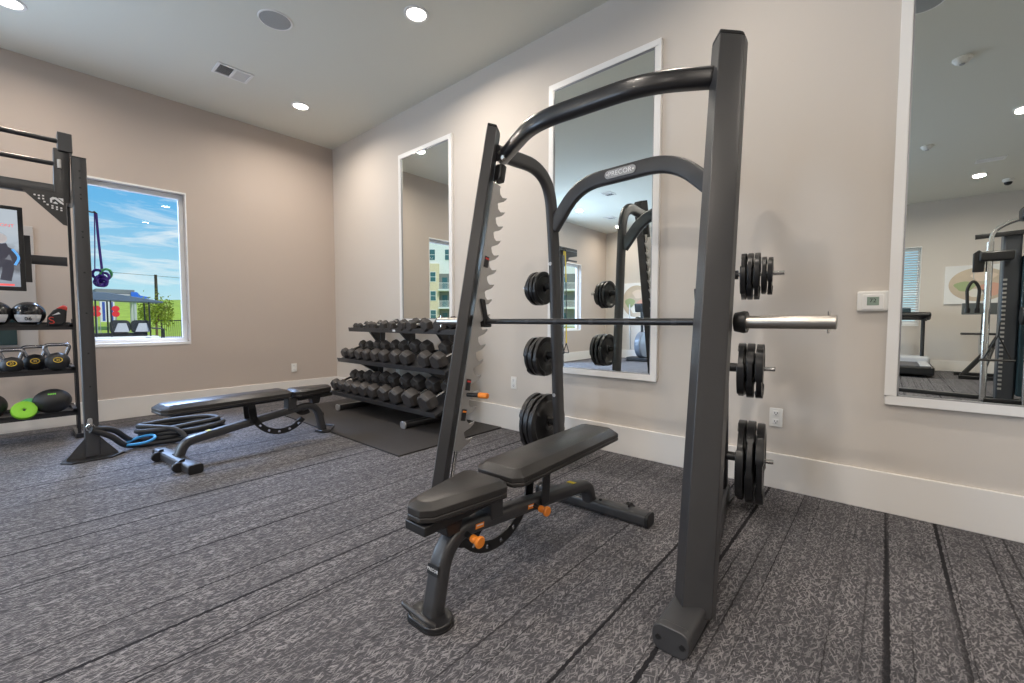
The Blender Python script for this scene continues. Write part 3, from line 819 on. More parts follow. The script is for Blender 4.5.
# ------------------------------------------------------------------ storage rig at the left
UX, UY = -4.55, .345
rig = thing('training_rig', 'tall charcoal training rig with pull-up bars, post and storage shelves at the left', 'training rig', (-4.9, .2, 0))
up = MB().sweep([(UX, UY, .02), (UX, UY, 2.235)], rrect(.10, .078, .006, 2), ref=(1, 0, 0)).build('post', STEEL, rig, bevel=.002)
for zz in (2.14, 2.09, 2.02, 1.97, 1.94, 1.7, 1.66, 1.4, 1.1, .8, .55):
    MB().cyl((UX+.049, UY-.0, zz), (UX+.0515, UY, zz), .0065, 10).build('bolt_hole', BLACK, up)
MB().span((UX-.05, UY-.039, 2.235), (UX+.05, UY+.039, 2.242)).build('post_cap', BLACK, up)
bp_ = [(.12, -.17), (.12, .06), (.06, .17), (-.06, .17), (-.12, .08), (-.12, -.08), (-.06, -.17), (.06, -.19)]
MB().prism([(-.11, -.13), (.05, -.175), (.125, -.12), (.125, .10), (.03, .18), (-.11, .15)], (UX, UY, .006), (1, 0, 0), (0, 1, 0), .012).build('base_plate', STEELD, rig, bevel=.002)
for s_ in (-1, 1):
    MB().prism([(0, .012), (.105, .012), (.100, .028), (.0, .165)], (UX+.03, UY+s_*.039, 0), (0, s_, 0), (0, 0, 1), .010).build('base_gusset', STEEL, rig)
# anchor ring and carabiner plate for the rope
an = MB().prism(rrect(.028, .075, .012), (UX+.053, UY-.01, .275), (0, 1, 0), (0, 0, 1), .008).build('anchor_plate', ALU, rig, bevel=.002)
MB().tube([(UX+.07+.02*math.cos(t)*0, UY-.01+.022*math.cos(t), .245+.028*math.sin(t)) for t in [2*PI*i/16 for i in range(16)]], .004, 8, closed=True).build('anchor_ring', CHROME, an)
# cross beam and pull-up bars run towards -y
MB().sweep([(UX-.02, UY-.13, 1.985), (UX-.02, -.47, 1.985)], rrect(.075, .062, .006, 2), ref=(0, 0, 1)).build('cross_beam', STEEL, rig)
br = MB().sweep([(UX-.02, UY-.095, 1.90), (UX-.02, UY-.085, 2.28)], rrect(.09, .085, .01), ref=(1, 0, 0)).build('bar_bracket', STEELD, rig, bevel=.003)
MB().span((UX-.075, UY-.105, 2.262), (UX+.045, UY-.03, 2.395)).build('bracket_cap', STEEL, br, bevel=.004)
for zz in (2.335, 2.17):
    MB().cyl((UX+.005, UY-.085, zz), (UX+.005, -.98, zz), .0165, 18).build('pull_up_bar', STEELD, rig)
MB().cyl((UX+.03, UY-.10, 2.14), (UX+.03, UY-.10, 2.20), .012, 10).build('bolt', ALU, br)
MB().sweep([(UX, -.47, 0.0), (UX, -.47, 2.235)], rrect(.10, .078, .006, 2), ref=(1, 0, 0)).build('post', STEEL, rig, bevel=.002)
MB().prism([(-.11, -.13), (.11, -.13), (.11, .13), (-.11, .13)], (UX, -.47, .006), (1, 0, 0), (0, 1, 0), .012).build('base_plate', STEELD, rig)
ea = MB().prism([(-.43, 1.93), (-.43, 2.40), (-1.0, 2.40), (-1.0, 2.27), (-.72, 2.22), (-.52, 1.97)], (UX-.02, 0, 0), (0, 1, 0), (0, 0, 1), .06).build('end_arm', STEELD, rig, bevel=.004)
# corner gusset plate with cut-out mark
gy = UY-.075
gp = MB().prism([(gy, 1.965), (gy, 1.735), (gy-.02, 1.74), (gy-.205, 1.945), (gy-.205, 1.965)], (UX+.02, 0, 0), (0, 1, 0), (0, 0, 1), .008).build('gusset_plate', STEELD, rig)
mk = MB()
def mkp(poly): mk.prism(poly, (UX+.0248, 0, 0), (0, 1, 0), (0, 0, 1), .0012)
c = (gy-.048, 1.905)
mkp([(c[0]-.032, c[1]+.012), (c[0]-.018, c[1]+.024), (c[0]+.0, c[1]+.022), (c[0]+.034, c[1]-.010), (c[0]+.034, c[1]-.024), (c[0]+.018, c[1]-.014), (c[0]-.008, c[1]+.010), (c[0]-.022, c[1]+.002), (c[0]-.022, c[1]-.018), (c[0]-.032, c[1]-.018)])
mkp([(c[0]+.006, c[1]+.022), (c[0]+.034, c[1]+.022), (c[0]+.034, c[1]-.002)])
mkp([(c[0]-.020, c[1]-.020), (c[0]-.006, c[1]-.006), (c[0]+.006, c[1]-.018), (c[0]+.004, c[1]-.024)])
for i, (dy, dz) in enumerate([(-.085, .02), (-.065, .022), (-.085, .0), (-.065, .002), (-.045, -.035), (-.022, -.040), (0, -.045), (.022, -.048), (-.022, -.055), (0, -.060), (.022, -.064), (-.105, .022), (-.06, -.018)]):
    mkp([(c[0]+dy-.005, c[1]+dz-.005), (c[0]+dy+.005, c[1]+dz-.005), (c[0]+dy+.005, c[1]+dz+.005), (c[0]+dy-.005, c[1]+dz+.005)])
mk.build('gusset_mark', LABELW, gp, smooth=0)
# rear bay: thin posts, side arms and shelves
SX = -5.42
for yy in (.335, -.47):
    MB().sweep([(SX, yy, 0), (SX, yy, 2.10)], rrect(.03, .022, .003, 2), ref=(1, 0, 0)).build('rear_post', STEELD, rig)
    MB().sweep([(SX, yy, 2.06), (UX-.05, yy, 2.06)], rrect(.05, .06, .004, 2), ref=(0, 1, 0)).build('side_arm', STEELD, rig)
    MB().sweep([(SX-.30, yy, .02), (SX+.03, yy, .02)], rrect(.05, .04, .004, 2), ref=(0, 1, 0)).build('foot', STEELD, rig)
    MB().sweep([(SX-.28, yy+.006, .02), (SX-.28, yy+.006, 1.06)], rrect(.03, .014, .003, 2), ref=(1, 0, 0)).build('rear_post', STEELD, rig)
SHZ = (.245, .618, 1.0)
for zz in SHZ:
    m = MB(); m.span((SX-.30, -.47, zz-.006), (SX+.03, .325, zz))
    m.span((SX+.02, -.47, zz-.034), (SX+.03, .325, zz+.012)); m.span((SX-.30, -.47, zz-.034), (SX-.29, .325, zz+.03))
    m.span((SX-.3, .30, zz-.01), (SX+.03, .325, zz+.025))
    m.build('shelf', STEELD, rig, smooth=0)
# horizontal arm that carries the screen
MB().sweep([(SX+.02, .31, 1.555), (SX+.02, -.47, 1.555)], rrect(.075, .045, .004, 2), ref=(0, 0, 1)).build('screen_arm', STEEL, rig)
# wall panel behind
tag(MB().span((XL, -.62, .80), (XL+.02, .135, 1.93)).build('wall_panel', mat('pale_panel', (.50, .47, .45), .6), bevel=.004), 'pale grey panel on the wall behind the screen', 'wall panel')
tag(MB().span((XL+.02, -.75, .82), (XL+.035, .0, 1.16)).build('dark_slab', mat('dark_teal_gloss', (.02, .05, .055), .15), bevel=.003), 'dark glossy teal slab low on the wall behind the shelves', 'wall panel')  # dark teal slab over the lower part of the pale panel

# screen
def screen_mat():
    m = bpy.data.materials.new('screen_picture'); m.use_nodes = True
    nt = m.node_tree; N = nt.nodes; L = nt.links; b = N['Principled BSDF']
    b.inputs['Base Color'].default_value = (.02, .02, .02, 1); b.inputs['Roughness'].default_value = .25
    tc = N.new('ShaderNodeTexCoord')
    n1 = N.new('ShaderNodeTexNoise'); n1.inputs['Scale'].default_value = 9; n1.inputs['Detail'].default_value = 5
    L.new(tc.outputs['Object'], n1.inputs['Vector'])
    sp = N.new('ShaderNodeSeparateXYZ'); L.new(tc.outputs['Object'], sp.inputs[0])
    mr = N.new('ShaderNodeMapRange'); mr.inputs['From Min'].default_value = -.28; mr.inputs['From Max'].default_value = .28; L.new(sp.outputs[2], mr.inputs['Value'])
    ad = N.new('ShaderNodeMath'); ad.operation = 'MULTIPLY_ADD'; ad.inputs[1].default_value = .5
    L.new(n1.outputs['Fac'], ad.inputs[0]); L.new(mr.outputs[0], ad.inputs[2])
    cr = N.new('ShaderNodeValToRGB'); L.new(ad.outputs[0], cr.inputs[0])
    e = cr.color_ramp.elements; e[0].position = .2; e[0].color = (.25, .28, .33, 1); e[1].position = 1.15; e[1].color = (.42, .47, .52, 1)
    for p, c_ in ((.38, (.30, .34, .40, 1)), (.50, (.12, .13, .15, 1)), (.68, (.16, .17, .20, 1)), (.80, (.38, .44, .50, 1))):
        q = cr.color_ramp.elements.new(p); q.color = c_
    L.new(cr.outputs[0], b.inputs['Emission Color']); b.inputs['Emission Strength'].default_value = 1.1
    return m
tvx, tvy0, tvy1, tz0, tz1 = -5.05, -.44, .062, 1.275, 1.915
tv = thing('wall_screen', 'black framed screen showing a workout picture, mounted on the rig arm', 'television', (tvx, -.4, 1.6))
MB().span((tvx-.045, tvy0, tz0), (tvx, tvy1, tz1)).build('housing', BLACK, tv, bevel=.004)
pic = bpy.data.meshes.new('x')
ps = MB().span((tvx-.001, tvy0+.03, tz0+.03), (tvx+.0015, tvy1-.028, tz1-.028)).build('picture', screen_mat(), tv, smooth=0)
SKIN = emit('screen_figure_dark', (.05, .05, .07), .5); SKB = emit('screen_blue', (.10, .35, .75), .8); SKW = emit('screen_grey', (.45, .42, .42), .6); SRED = emit('screen_red', (.85, .10, .10), .8)
def figure(cy, cz, sc):
    f = MB()
    def bl(pts, r): f.sweep(bez([(tvx+.003, cy+a*sc, cz+b*sc) for a, b in pts], 5), [(.0006*math.cos(t), r*sc*math.sin(t)) for t in [2*PI*i/10 for i in range(10)]], ref=(1, 0, 0))
    bl([(-.06, -.12), (-.02, -.05), (.03, .02), (.02, .08)], .045); bl([(.02, .07), (.09, .02), (.11, -.06)], .022); bl([(-.05, -.10), (.06, -.06), (.05, -.19)], .03)
    o = f.build('picture_figure', SKIN, ps, smooth=0)
    MB().lathe([(.0001, .0008), (.038*sc, .0008), (.038*sc, 0)], (tvx+.003, cy+.03*sc, cz+.125*sc), (1, 0, 0), 18).build('figure_head', SKW, o)
    MB().sweep(bez([(tvx+.0042, cy+.09*sc, cz+.05*sc), (tvx+.0042, cy+.12*sc, cz-.01*sc), (tvx+.0042, cy+.10*sc, cz-.07*sc)], 5), [(.0005*math.cos(t), .007*sc*math.sin(t)) for t in [2*PI*i/8 for i in range(8)]]).build('sleeve_stripe', SKB, o)
figure(-.09, 1.54, 1.0); figure(-.30, 1.54, 1.1)
text('caption', 'ONT', SRED, ps, (tvx+.003, -.02, 1.765), (0, 1, 0), (0, 0, 1), .032, .0004)
MB().span((tvx+.001, tvy1-.30, tz0+.036), (tvx+.0022, tvy1-.06, tz0+.05)).build('ticker', SRED, ps, smooth=0)
mt = MB().span((tvx-.30, .02, 1.36), (tvx-.26, .10, 1.74)).build('mount_bracket', STEELD, tv, bevel=.003)
MB().span((tvx-.30, -.30, 1.50), (tvx-.045, -.10, 1.62)).build('mount', STEELD, tv)
MB().cyl((tvx-.02, -.075, tz1-.01), (tvx-.02, -.075, tz1+.05), .004, 8).build('antenna', BLACK, tv)

# ---- things on the rig shelves
def ball(name, c, r, m, lab, cat, grp=None, sq=1.0):
    o = thing(name, lab, cat, (c[0], c[1], c[2]-r*sq), group=grp)
    n = 20
    prof = [(max(.0005, r*math.sin(PI*i/n)), -r*sq*math.cos(PI*i/n)) for i in range(n+1)]
    b = MB().lathe(prof, c, (0, 0, 1), 40).build('shell', m, o, smooth=60)
    return o, b
GLOSS = mat('glossy_black_rubber', (.016, .016, .018), .22, coat=.3)
for cy, lab in ((.07, 'shiny black medicine ball with white band on the top rig shelf, nearest the post'), (-.115, 'shiny black medicine ball cut by the left edge, on the top rig shelf')):
    o, b = ball('medicine_ball', (-5.46, cy, 1.0+.102), .102, GLOSS, lab, 'medicine ball', 'medicine balls on the top shelf')
    # white patch hugging the front of the ball
    pm = MB(); vs = []; fs = []; nu, nv = 14, 8
    for i in range(nu+1):
        for j in range(nv+1):
            a = R(-48+96*i/nu)-R(4); e = R(-42+38*j/nv); r = .1032
            vs.append((-5.46+r*math.cos(e)*math.cos(a), cy+r*math.cos(e)*math.sin(a), 1.102+r*math.sin(e)))
    for i in range(nu):
        for j in range(nv): fs.append((i*(nv+1)+j, (i+1)*(nv+1)+j, (i+1)*(nv+1)+j+1, i*(nv+1)+j+1))
    pt_ = pm.add(vs, fs).build('white_patch', LABELW, b, smooth=60)
    text('lettering', '06', BLACK, pt_, (-5.46+.1032*math.cos(R(-24))+.003, cy-.005, 1.102+.1032*math.sin(R(-24))), (0, 1, 0), (.4, 0, 1), .042, .0015)
# sandbag leaning
sb = thing('sandbag', 'black and red sandbag slumped on the top rig shelf beside the post', 'sandbag', (-5.5, .25, 1.0))
bag = MB().prism([(.170, 1.002), (.262, 1.002), (.285, 1.04), (.295, 1.16), (.275, 1.178), (.215, 1.135), (.178, 1.08)], (-5.44, 0, 0), (0, 1, 0), (0, 0, 1), .13).build('bag', RUBBER, sb, bevel=.022, seg=4)
SR = mat('red_cloth', (.62, .06, .04), .6)
MB().prism([(.228, 1.150), (.275, 1.182), (.298, 1.164), (.293, 1.128)], (-5.44, 0, 0), (0, 1, 0), (0, 0, 1), .134).build('red_end', SR, bag, bevel=.012, seg=3)
text('lettering', 'S', SR, bag, (-5.372, .198, 1.044), (0, 1, .12), (0, -.12, 1), .085, .002)
MB().prism([(-.022, 0), (.03, .012), (.02, .028)], (-5.3745, .222, 1.090), (0, 1, 0), (0, 0, 1), .003).build('white_mark', LABELW, bag, smooth=0)
# kettlebells
def kettle(cy, r, lab, num, x=-5.47):
    o = thing('kettlebell', lab, 'kettlebell', (x, cy, SHZ[1]), group='kettlebells on the middle shelf')
    c = Vector((x, cy, SHZ[1]+r*.93))
    prof = [(.0005, -r*.93), (r*.55, -r*.93), (r*.80, -r*.66), (r*.97, -r*.25), (r, 0), (r*.96, r*.3), (r*.8, r*.6), (r*.5, r*.86), (.0005, r)]
    b = MB().lathe(prof, c, n=36).build('bell', RUBBER, o, smooth=60)
    h = fil([(x, cy-r*.62, c.z+r*.62), (x, cy-r*1.05, c.z+r*1.85), (x, cy+r*1.05, c.z+r*1.85), (x, cy+r*.62, c.z+r*.62)], r*.55, 7)
    MB().tube(h, .0145, 14).build('handle', mat('kettle_steel', (.35, .35, .37), .25, metal=.9) if 'kettle_steel' not in bpy.data.materials else bpy.data.materials['kettle_steel'], o)
    f = c+Vector((r*.97, -.0, r*.22)); u = Vector((0, 1, 0)); w = Vector((-.28, 0, 1))
    YP = bpy.data.materials.get('yellow_print') or mat('yellow_print', (.75, .52, .05), .5)
    MB().tube([f+u*(.026*math.cos(t))+w*(.020*math.sin(t))+Vector((.001-.25*r*(math.cos(t)*.026/r)**2*2, 0, 0)) for t in [2*PI*i/24 for i in range(24)]], .003, 6, closed=True).build('number_ring', YP, b)
    text('number', num, YP, b, f+Vector((.003, 0, 0)), u, w, .024, .002)
kettle(.222, .079, 'black kettlebell with steel handle on the middle rig shelf, nearest the post', '35', -5.425)
kettle(.092, .073, 'black kettlebell with steel handle, second from the post on the middle shelf', '25', -5.525)
kettle(-.038, .067, 'black kettlebell with steel handle, third from the post on the middle shelf', '20', -5.435)
kettle(-.165, .06, 'black kettlebell with steel handle, farthest from the post, cut by the left edge', '15', -5.535)
# bottom shelf
o, b = ball('slam_ball', (-5.44, .180, SHZ[0]+.104), .120, RUBBER, 'large dull black slam ball on the bottom rig shelf beside the post', 'slam ball', None, .865)
pr_ = MB()
GP = mat('green_print', (.15, .6, .05), .5)
for i in range(5):
    a = R(-16+i*6.5); e = R(42)
    p = Vector((-5.44+.119*math.cos(e)*math.cos(a), .180+.119*math.cos(e)*math.sin(a), SHZ[0]+.104+.121*.865*math.sin(e)))
    pr_.box(p, (.004, .008, .012), Matrix.Rotation(R(-40), 3, 'Y'))
pr_.build('print', GP, b, smooth=0)
def disc(c, r, m, lab, tilt):
    o = thing('balance_disc', lab, 'rubber disc', c, group='green rubber discs on the bottom shelf')
    ax = Vector((1, .12, tilt))
    MB().lathe([(.0005, .010), (.012, .010), (.014, .016), (r*.84, .020), (r*.97, .016), (r, .004), (r, -.016), (r*.95, -.022), (.0005, -.022)], c, ax, 40).build('disc', m, o, smooth=45)
    MB().lathe([(.0005, .013), (.007, .013), (.009, .009)], c, ax, 14).build('valve', BLACK, o)
disc((-5.37, .015, SHZ[0]+.058), .076, LIME, 'lime green round rubber disc standing at front of the bottom shelf', .55)
disc((-5.45, .05, SHZ[0]+.070), .074, TEALG, 'pale green round rubber disc behind the lime green disc', .2)
o, b = ball('soft_ball', (-5.44, -.175, SHZ[0]+.105), .105, RUBBER, 'black and red ball at the left edge of the bottom rig shelf', 'ball')
MB().lathe([(.1045, -.014), (.1065, -.008), (.1065, .008), (.1045, .014)], (-5.44, -.175, SHZ[0]+.105), (.3, .5, .2), 36).build('red_band', SR, b)

# suspension strap hanging beside the post in the window
st = thing('suspension_strap', 'dark violet suspension strap knotted below its hook beside the window post', 'suspension strap', (-4.62, .44, 1.88))
MB().tube([(-4.58, .375, 1.875), (-4.61, .41, 1.872), (-4.62, .425, 1.88), (-4.62, .436, 1.868)], .006, 8).build('hook', STEELD, st)
for ya_, ym, yb in ((.424, .420, .412), (.434, .440, .452)):
    MB().sweep(bez([(-4.62, ya_, 1.872), (-4.62, ym, 1.68), (-4.62, yb, 1.44)], 6), rrect(.016, .006, .002) if ya_ > .43 else rrect(.007, .005, .001), ref=(0, 1, 0)).build('webbing', PURPLE, st)
random.seed(21)
for k in range(9):
    a = (.445+random.uniform(-.03, .03), 1.385+random.uniform(-.045, .05), random.uniform(.022, .042))
    MB().tube([(-4.62+.025*math.sin(t+k), a[0]+a[2]*math.cos(t)*.8, a[1]+a[2]*math.sin(t)*.9) for t in [2*PI*i/14 for i in range(14)]], .0095, 8, closed=True).build('webbing_loop', PURPLE if k != 6 else TEALG, st)

# battle rope coiled on the carpet behind the far bench
ROPE = mat('rope_black', (.022, .023, .026), .6, bump=.9, bscale=70)
br_ = thing('battle_rope', 'black battle rope with blue sleeve coiled on the carpet beside the far bench', 'rope', (-4.75, .8, 0))
pts = [(UX+.075, UY-.01, .225), (UX+.04, UY+.10, .15), (UX+.00, UY+.18, .06), (-4.62, .60, .024)]
random.seed(5)
for k in range(4):
    z_ = .024+.034*k; j = lambda a: random.uniform(-a, a)
    pts += [(-4.56+j(.03), .78+j(.03), z_+.004), (-4.54+j(.04), 1.00+j(.04), z_+.014), (-4.61+j(.03), 1.17+j(.06), z_+.02), (-4.74+j(.03), 1.12+j(.04), z_+.025), (-4.81+j(.04), .92+j(.03), z_+.028), (-4.78+j(.03), .72+j(.05), z_+.031), (-4.69+j(.02), .64+j(.04), z_+.034)]
pts += [(-4.60, .74, .15), (-4.52, .86, .12), (-4.46, .92, .04)]
MB().tube(bez(pts, 6), .0205, 12).build('rope', ROPE, br_, smooth=60)
pts2 = [(UX+.075, UY-.01, .235), (UX+.0, UY+.12, .19), (-4.62, .58, .07), (-4.66, .72, .03), (-4.60, .86, .05)]
MB().tube(bez(pts2, 6), .0205, 12).build('rope', ROPE, br_, smooth=60)
MB().tube(bez([(-4.57, .52, .05), (-4.52, .57, .055), (-4.48, .65, .065), (-4.50, .71, .085), (-4.56, .70, .10), (-4.61, .62, .085), (-4.59, .53, .055)], 6), .010, 10).build('blue_sleeve', BLUE, br_)

# ------------------------------------------------------------------ far side of the room (seen in the mirrors)
def canvas(x0, x1, z0, z1, y, lab):
    o = thing('wall_art', lab, 'picture', ((x0+x1)/2, y, z0), group='white canvases with abstract print')
    MB().span((x0, y, z0), (x1, y+.035, z1)).build('canvas', WHITE, o, bevel=.003)
    cx, cz, a, b_ = (x0+x1)/2, (z0+z1)/2, (x1-x0)*.44, (z1-z0)*.43
    m = mat('art_print', (.60, .50, .38), .7, vary=.25, vscale=3)
    e = [(a*math.cos(2*PI*i/40), b_*math.sin(2*PI*i/40)) for i in range(40)]
    pr = MB().prism(e, (cx, y+.036, cz), (1, 0, 0), (0, 0, 1), .003).build('print', m, o, smooth=0)
    for (dx, dz, s1, s2, c_) in ((-.45, -.1, .35, .3, (.35, .42, .22)), (.15, .45, .4, .28, (.75, .62, .50)), (.4, -.3, .35, .4, (.70, .40, .30)), (-.1, -.5, .3, .25, (.82, .78, .70))):
        MB().prism([(cx*0+a*(dx+s1*math.cos(t)*(1+.2*math.sin(3*t))), b_*(dz+s2*math.sin(t))) for t in [2*PI*i/24 for i in range(24)]], (cx, y+.0385, cz), (1, 0, 0), (0, 0, 1), .001).build('colour_patch', mat('art_patch', c_, .7), pr, smooth=0)
canvas(.87, 1.83, 1.37, 2.14, YF2, 'white canvas with tan oval print seen in the right mirror')
canvas(-5.62, -4.72, 1.06, 2.06, YF, 'white canvas with grey floral print seen in the middle mirror')
# treadmill
tm = thing('treadmill', 'grey treadmill below the blinds seen in the right mirror', 'treadmill', (.18, -5.4, 0))
MB().span((-.22, -6.2, .05), (.68, -4.62, .20)).build('deck', BLACK, tm, bevel=.03, seg=3)
MB().span((-.10, -5.95, .200), (.49, -4.68, .208)).build('belt', mat('belt', (.10, .10, .11), .6), tm)
for x in (-.17, .56): MB().span((x-.07, -5.95, .20), (x+.07, -4.68, .225)).build('side_rail', GREY, tm, bevel=.008)
MB().span((-.22, -6.25, .12), (.68, -5.75, .32)).build('motor_hood', GREY, tm, bevel=.05, seg=3)
for x in (-.19, .56): MB().sweep([(x, -5.85, .1), (x, -5.98, 1.05)], rrect(.06, .10, .02), ref=(1, 0, 0)).build('upright', BLACK, tm)
MB().box((.22, -5.93, 1.13), (.90, .22, .10), Matrix.Rotation(R(25), 3, 'X')).build('console', BLACK, tm, bevel=.03)
MB().box((.19, -5.97, 1.20), (.36, .04, .20), Matrix.Rotation(R(18), 3, 'X')).build('display', mat('display', (.03, .05, .06), .15), tm, bevel=.01)
for x in (-.19, .58): MB().cyl((x, -5.55, 1.05), (x, -5.95, 1.07), .022, 14).build('handrail', BLACK, tm)
# cable machine
cm = thing('cable_machine', 'chrome and black cable station seen at the right of the right mirror', 'cable machine', (1.5, -2.0, 0))
for x, y in ((.955, -1.95), (1.29, -1.80)):
    MB().cyl((x, y, .03), (x, y, 2.03 if x < 1 else 2.35), .032, 24).build('column', CHROME, cm)
MB().span((1.08, -2.25, 0.0), (1.24, -2.05, 2.16)).build('weight_tower', mat('tower', (.06, .065, .075), .35, metal=.3), cm, bevel=.02)
MB().span((1.245, -2.22, .1), (1.52, -2.0, 1.85)).build('shroud', mat('shroud_panel', (.03, .06, .075), .2), cm, bevel=.015)
MB().sweep([(.83, -2.05, 2.12), (1.9, -2.05, 2.16)], rrect(.06, .05, .008), ref=(0, 0, 1)).build('top_beam', STEELD, cm)
MB().tube(fil([(.955, -1.95, 2.0), (.97, -1.95, 2.17), (1.15, -1.90, 2.28), (1.42, -1.85, 2.28)], .1, 6), .024, 14).build('swing_arm', CHROME, cm)
MB().span((1.17, -1.93, 2.24), (1.36, -1.72, 2.40)).build('pulley_housing', BLACK, cm, bevel=.03)
MB().span((.86, -2.02, 1.79), (1.16, -1.88, 1.91)).build('carriage', BLACK, cm, bevel=.02)
MB().prism([(-.05, -.12), (.05, -.12), (.06, .1), (.0, .16), (-.05, .12)], (.86, -1.95, 1.78), (1, 0, 0), (0, 0, 1), .06).build('pulley_bracket', BLACK, cm, bevel=.01)
MB().tube(fil([(.785, -1.95, 1.18), (.77, -1.95, 1.46), (.825, -1.95, 1.57), (.885, -1.95, 1.46), (.87, -1.95, 1.18)], .07, 6), .017, 12).build('rope_handle', RUBBER, cm)
for x in (.785, .87): MB().cyl((x, -1.95, 1.14), (x, -1.95, 1.20), .026, 14).build('rope_end', BLACK, cm)
MB().cyl((.825, -1.95, 1.57), (.825, -1.95, 1.72), .004, 8).build('cable', ALU, cm)
MB().cyl((1.22, -1.83, 1.10), (1.34, -1.83, 1.10), .11, 26).build('hub_disc', BLACK, cm, bevel=.01)
MB().sweep([(1.30, -1.83, 1.10), (1.75, -1.78, 1.14)], rrect(.10, .09, .02), ref=(0, 0, 1)).build('press_arm', BLACK, cm)
ax = MB()
for i in range(26): ax.box((1.105, -2.02, .18+i*.055), (.032, .02, .024))
ax.build('weight_stack', ALU, cm, smooth=0)
tri = MB(); tri.tube([(.93, -1.84, .55), (1.05, -1.84, .86), (1.17, -1.84, .55)], .010, 8); tri.tube([(.90, -1.84, .55), (1.20, -1.84, .55)], .016, 10)
tri.tube([(1.05, -1.84, .86), (1.06, -1.84, 1.03)], .007, 8)
tri.build('hanging_handle', BLACK, cm)
MB().sweep([(.14, -2.38, .03), (1.3, -2.15, .03)], rrect(.05, .06, .01), ref=(0, 0, 1)).build('floor_frame', STEELD, cm)
MB().sweep([(.955, -1.95, .03), (1.9, -2.1, .03)], rrect(.05, .08, .01), ref=(0, 0, 1)).build('floor_frame', STEELD, cm)
# exercise bike
eb = thing('exercise_bike', 'black exercise bike with silver wheel below the oval canvas', 'exercise bike', (1.35, -5.2, 0))
MB().cyl((1.30, -5.35, .62), (1.36, -5.35, .62), .26, 30).build('flywheel', ALU, eb, bevel=.01)
MB().sweep([(1.05, -5.0, .05), (1.45, -5.35, .60), (1.6, -5.3, 1.0)], rrect(.06, .07, .01), ref=(0, 1, 0)).build('frame', BLACK, eb)
MB().sweep([(1.45, -5.3, .55), (1.30, -4.95, .1)], rrect(.05, .06, .01), ref=(1, 0, 0)).build('frame', BLACK, eb)
for y in (-5.6, -4.9): MB().sweep([(1.0, y, .035), (1.75, y, .035)], rrect(.06, .06, .01), ref=(0, 0, 1)).build('stabiliser', BLACK, eb)
MB().box((1.25, -5.25, .80), (.44, .10, .04)).build('seat', BLACK, eb, bevel=.015)
MB().span((1.04, -5.36, 1.15), (1.6, -5.33, 1.36)).build('display', mat('grey_screen', (.10, .11, .11), .3), eb, bevel=.01)
MB().sweep([(1.32, -5.35, .6), (1.32, -5.35, 1.2)], rrect(.05, .05, .01)).build('mast', BLACK, eb)
# elliptical near far corner (seen low in the middle mirror)
el = thing('elliptical_trainer', 'grey elliptical trainer with round shroud seen low in the middle mirror', 'elliptical trainer', (-4.7, -4.3, 0))
MB().cyl((-4.78, -4.35, .42), (-4.62, -4.35, .42), .33, 32).build('shroud', mat('shroud_grey', (.16, .19, .24), .3), el, bevel=.03)
MB().span((-5.05, -4.55, .0), (-4.35, -4.15, .10)).build('base', BLACK, el, bevel=.02)
MB().sweep([(-4.7, -4.35, .6), (-4.7, -4.28, 1.35)], rrect(.06, .06, .015)).build('mast', BLACK, el)
MB().box((-4.7, -4.26, 1.36), (.34, .06, .22), Matrix.Rotation(R(-15), 3, 'X')).build('console', BLACK, el, bevel=.02)
for x in (-4.95, -4.45): MB().tube(bez([(x, -4.2, .3), (x, -4.15, .8), (x, -4.12, 1.45)], 5), .016, 10).build('arm', ALU, el)
# yellow suspension trainer by the second window
wt = thing('suspension_trainer', 'yellow and black suspension trainer hanging at the rig, seen in the middle mirror', 'suspension strap', (-4.5, -.53, 0))
MB().tube([(UX+.03+.03*math.cos(t), -.53, 2.335+.03*math.sin(t)) for t in [2*PI*i/16 for i in range(16)]], .006, 8, closed=True).build('hanger_loop', BLACK, wt)
for dy in (-.02, .02):
    MB().sweep([(UX+.04, -.53+dy, 2.32), (UX+.04, -.53+dy*2.5, 1.75)], rrect(.03, .005, .001), ref=(0, 1, 0)).build('strap', YEL, wt)
    MB().sweep([(UX+.04, -.53+dy*2.5, 1.75), (UX+.04, -.53+dy*3.2, .98)], rrect(.028, .005, .001), ref=(0, 1, 0)).build('strap', BLACK, wt)
    MB().sweep([(UX+.04, -.53+dy*3.2, .98), (UX+.04, -.53+dy*3.5, .62)], rrect(.034, .006, .001), ref=(0, 1, 0)).build('strap', YEL, wt)
    y0 = -.53+dy*3.5
    MB().tube(fil([(UX+.04, y0, .62), (UX-.02, y0, .44), (UX+.10, y0, .44), (UX+.04, y0, .62)], .02, 4), .008, 8).build('handle', BLACK, wt)

# ------------------------------------------------------------------ outside
ZG = -.14
GRASS = mat('grass', (.34, .46, .05), .95, vary=.35, vscale=1.2)
PAVE = mat('concrete', (.52, .48, .43), .85, vary=.1, vscale=.8)
def outside(o, kind='structure'): o['kind'] = kind; return o
gm = MB().add([(-170, -110, ZG-.06), (XL-T-.05, -110, ZG-.06), (XL-T-.05, 90, ZG-.06), (-170, 90, ZG-.06)], [(0, 1, 2, 3)])
outside(gm.build('ground', GRASS, smooth=0))
outside(MB().span((-27, -60, ZG-.05), (XL-T-.02, 8.0, ZG)).build('pavement', PAVE, smooth=0))
outside(MB().span((-50, 6.2, ZG-.05), (-29, 8.2, ZG-.02)).build('footpath', PAVE, smooth=0))
h = MB(); nx, ny = 14, 24; vs = []
for i in range(nx+1):
    for j in range(ny+1):
        x = -38-i*3.6; y = -30+j*4.5
        t = min(1, i/9); zz = ZG-.1+(t*t*(3-2*t))*(3.75+.25*math.sin(j*.7)+.1*math.sin(j*2.1))
        vs.append((x, y, zz))
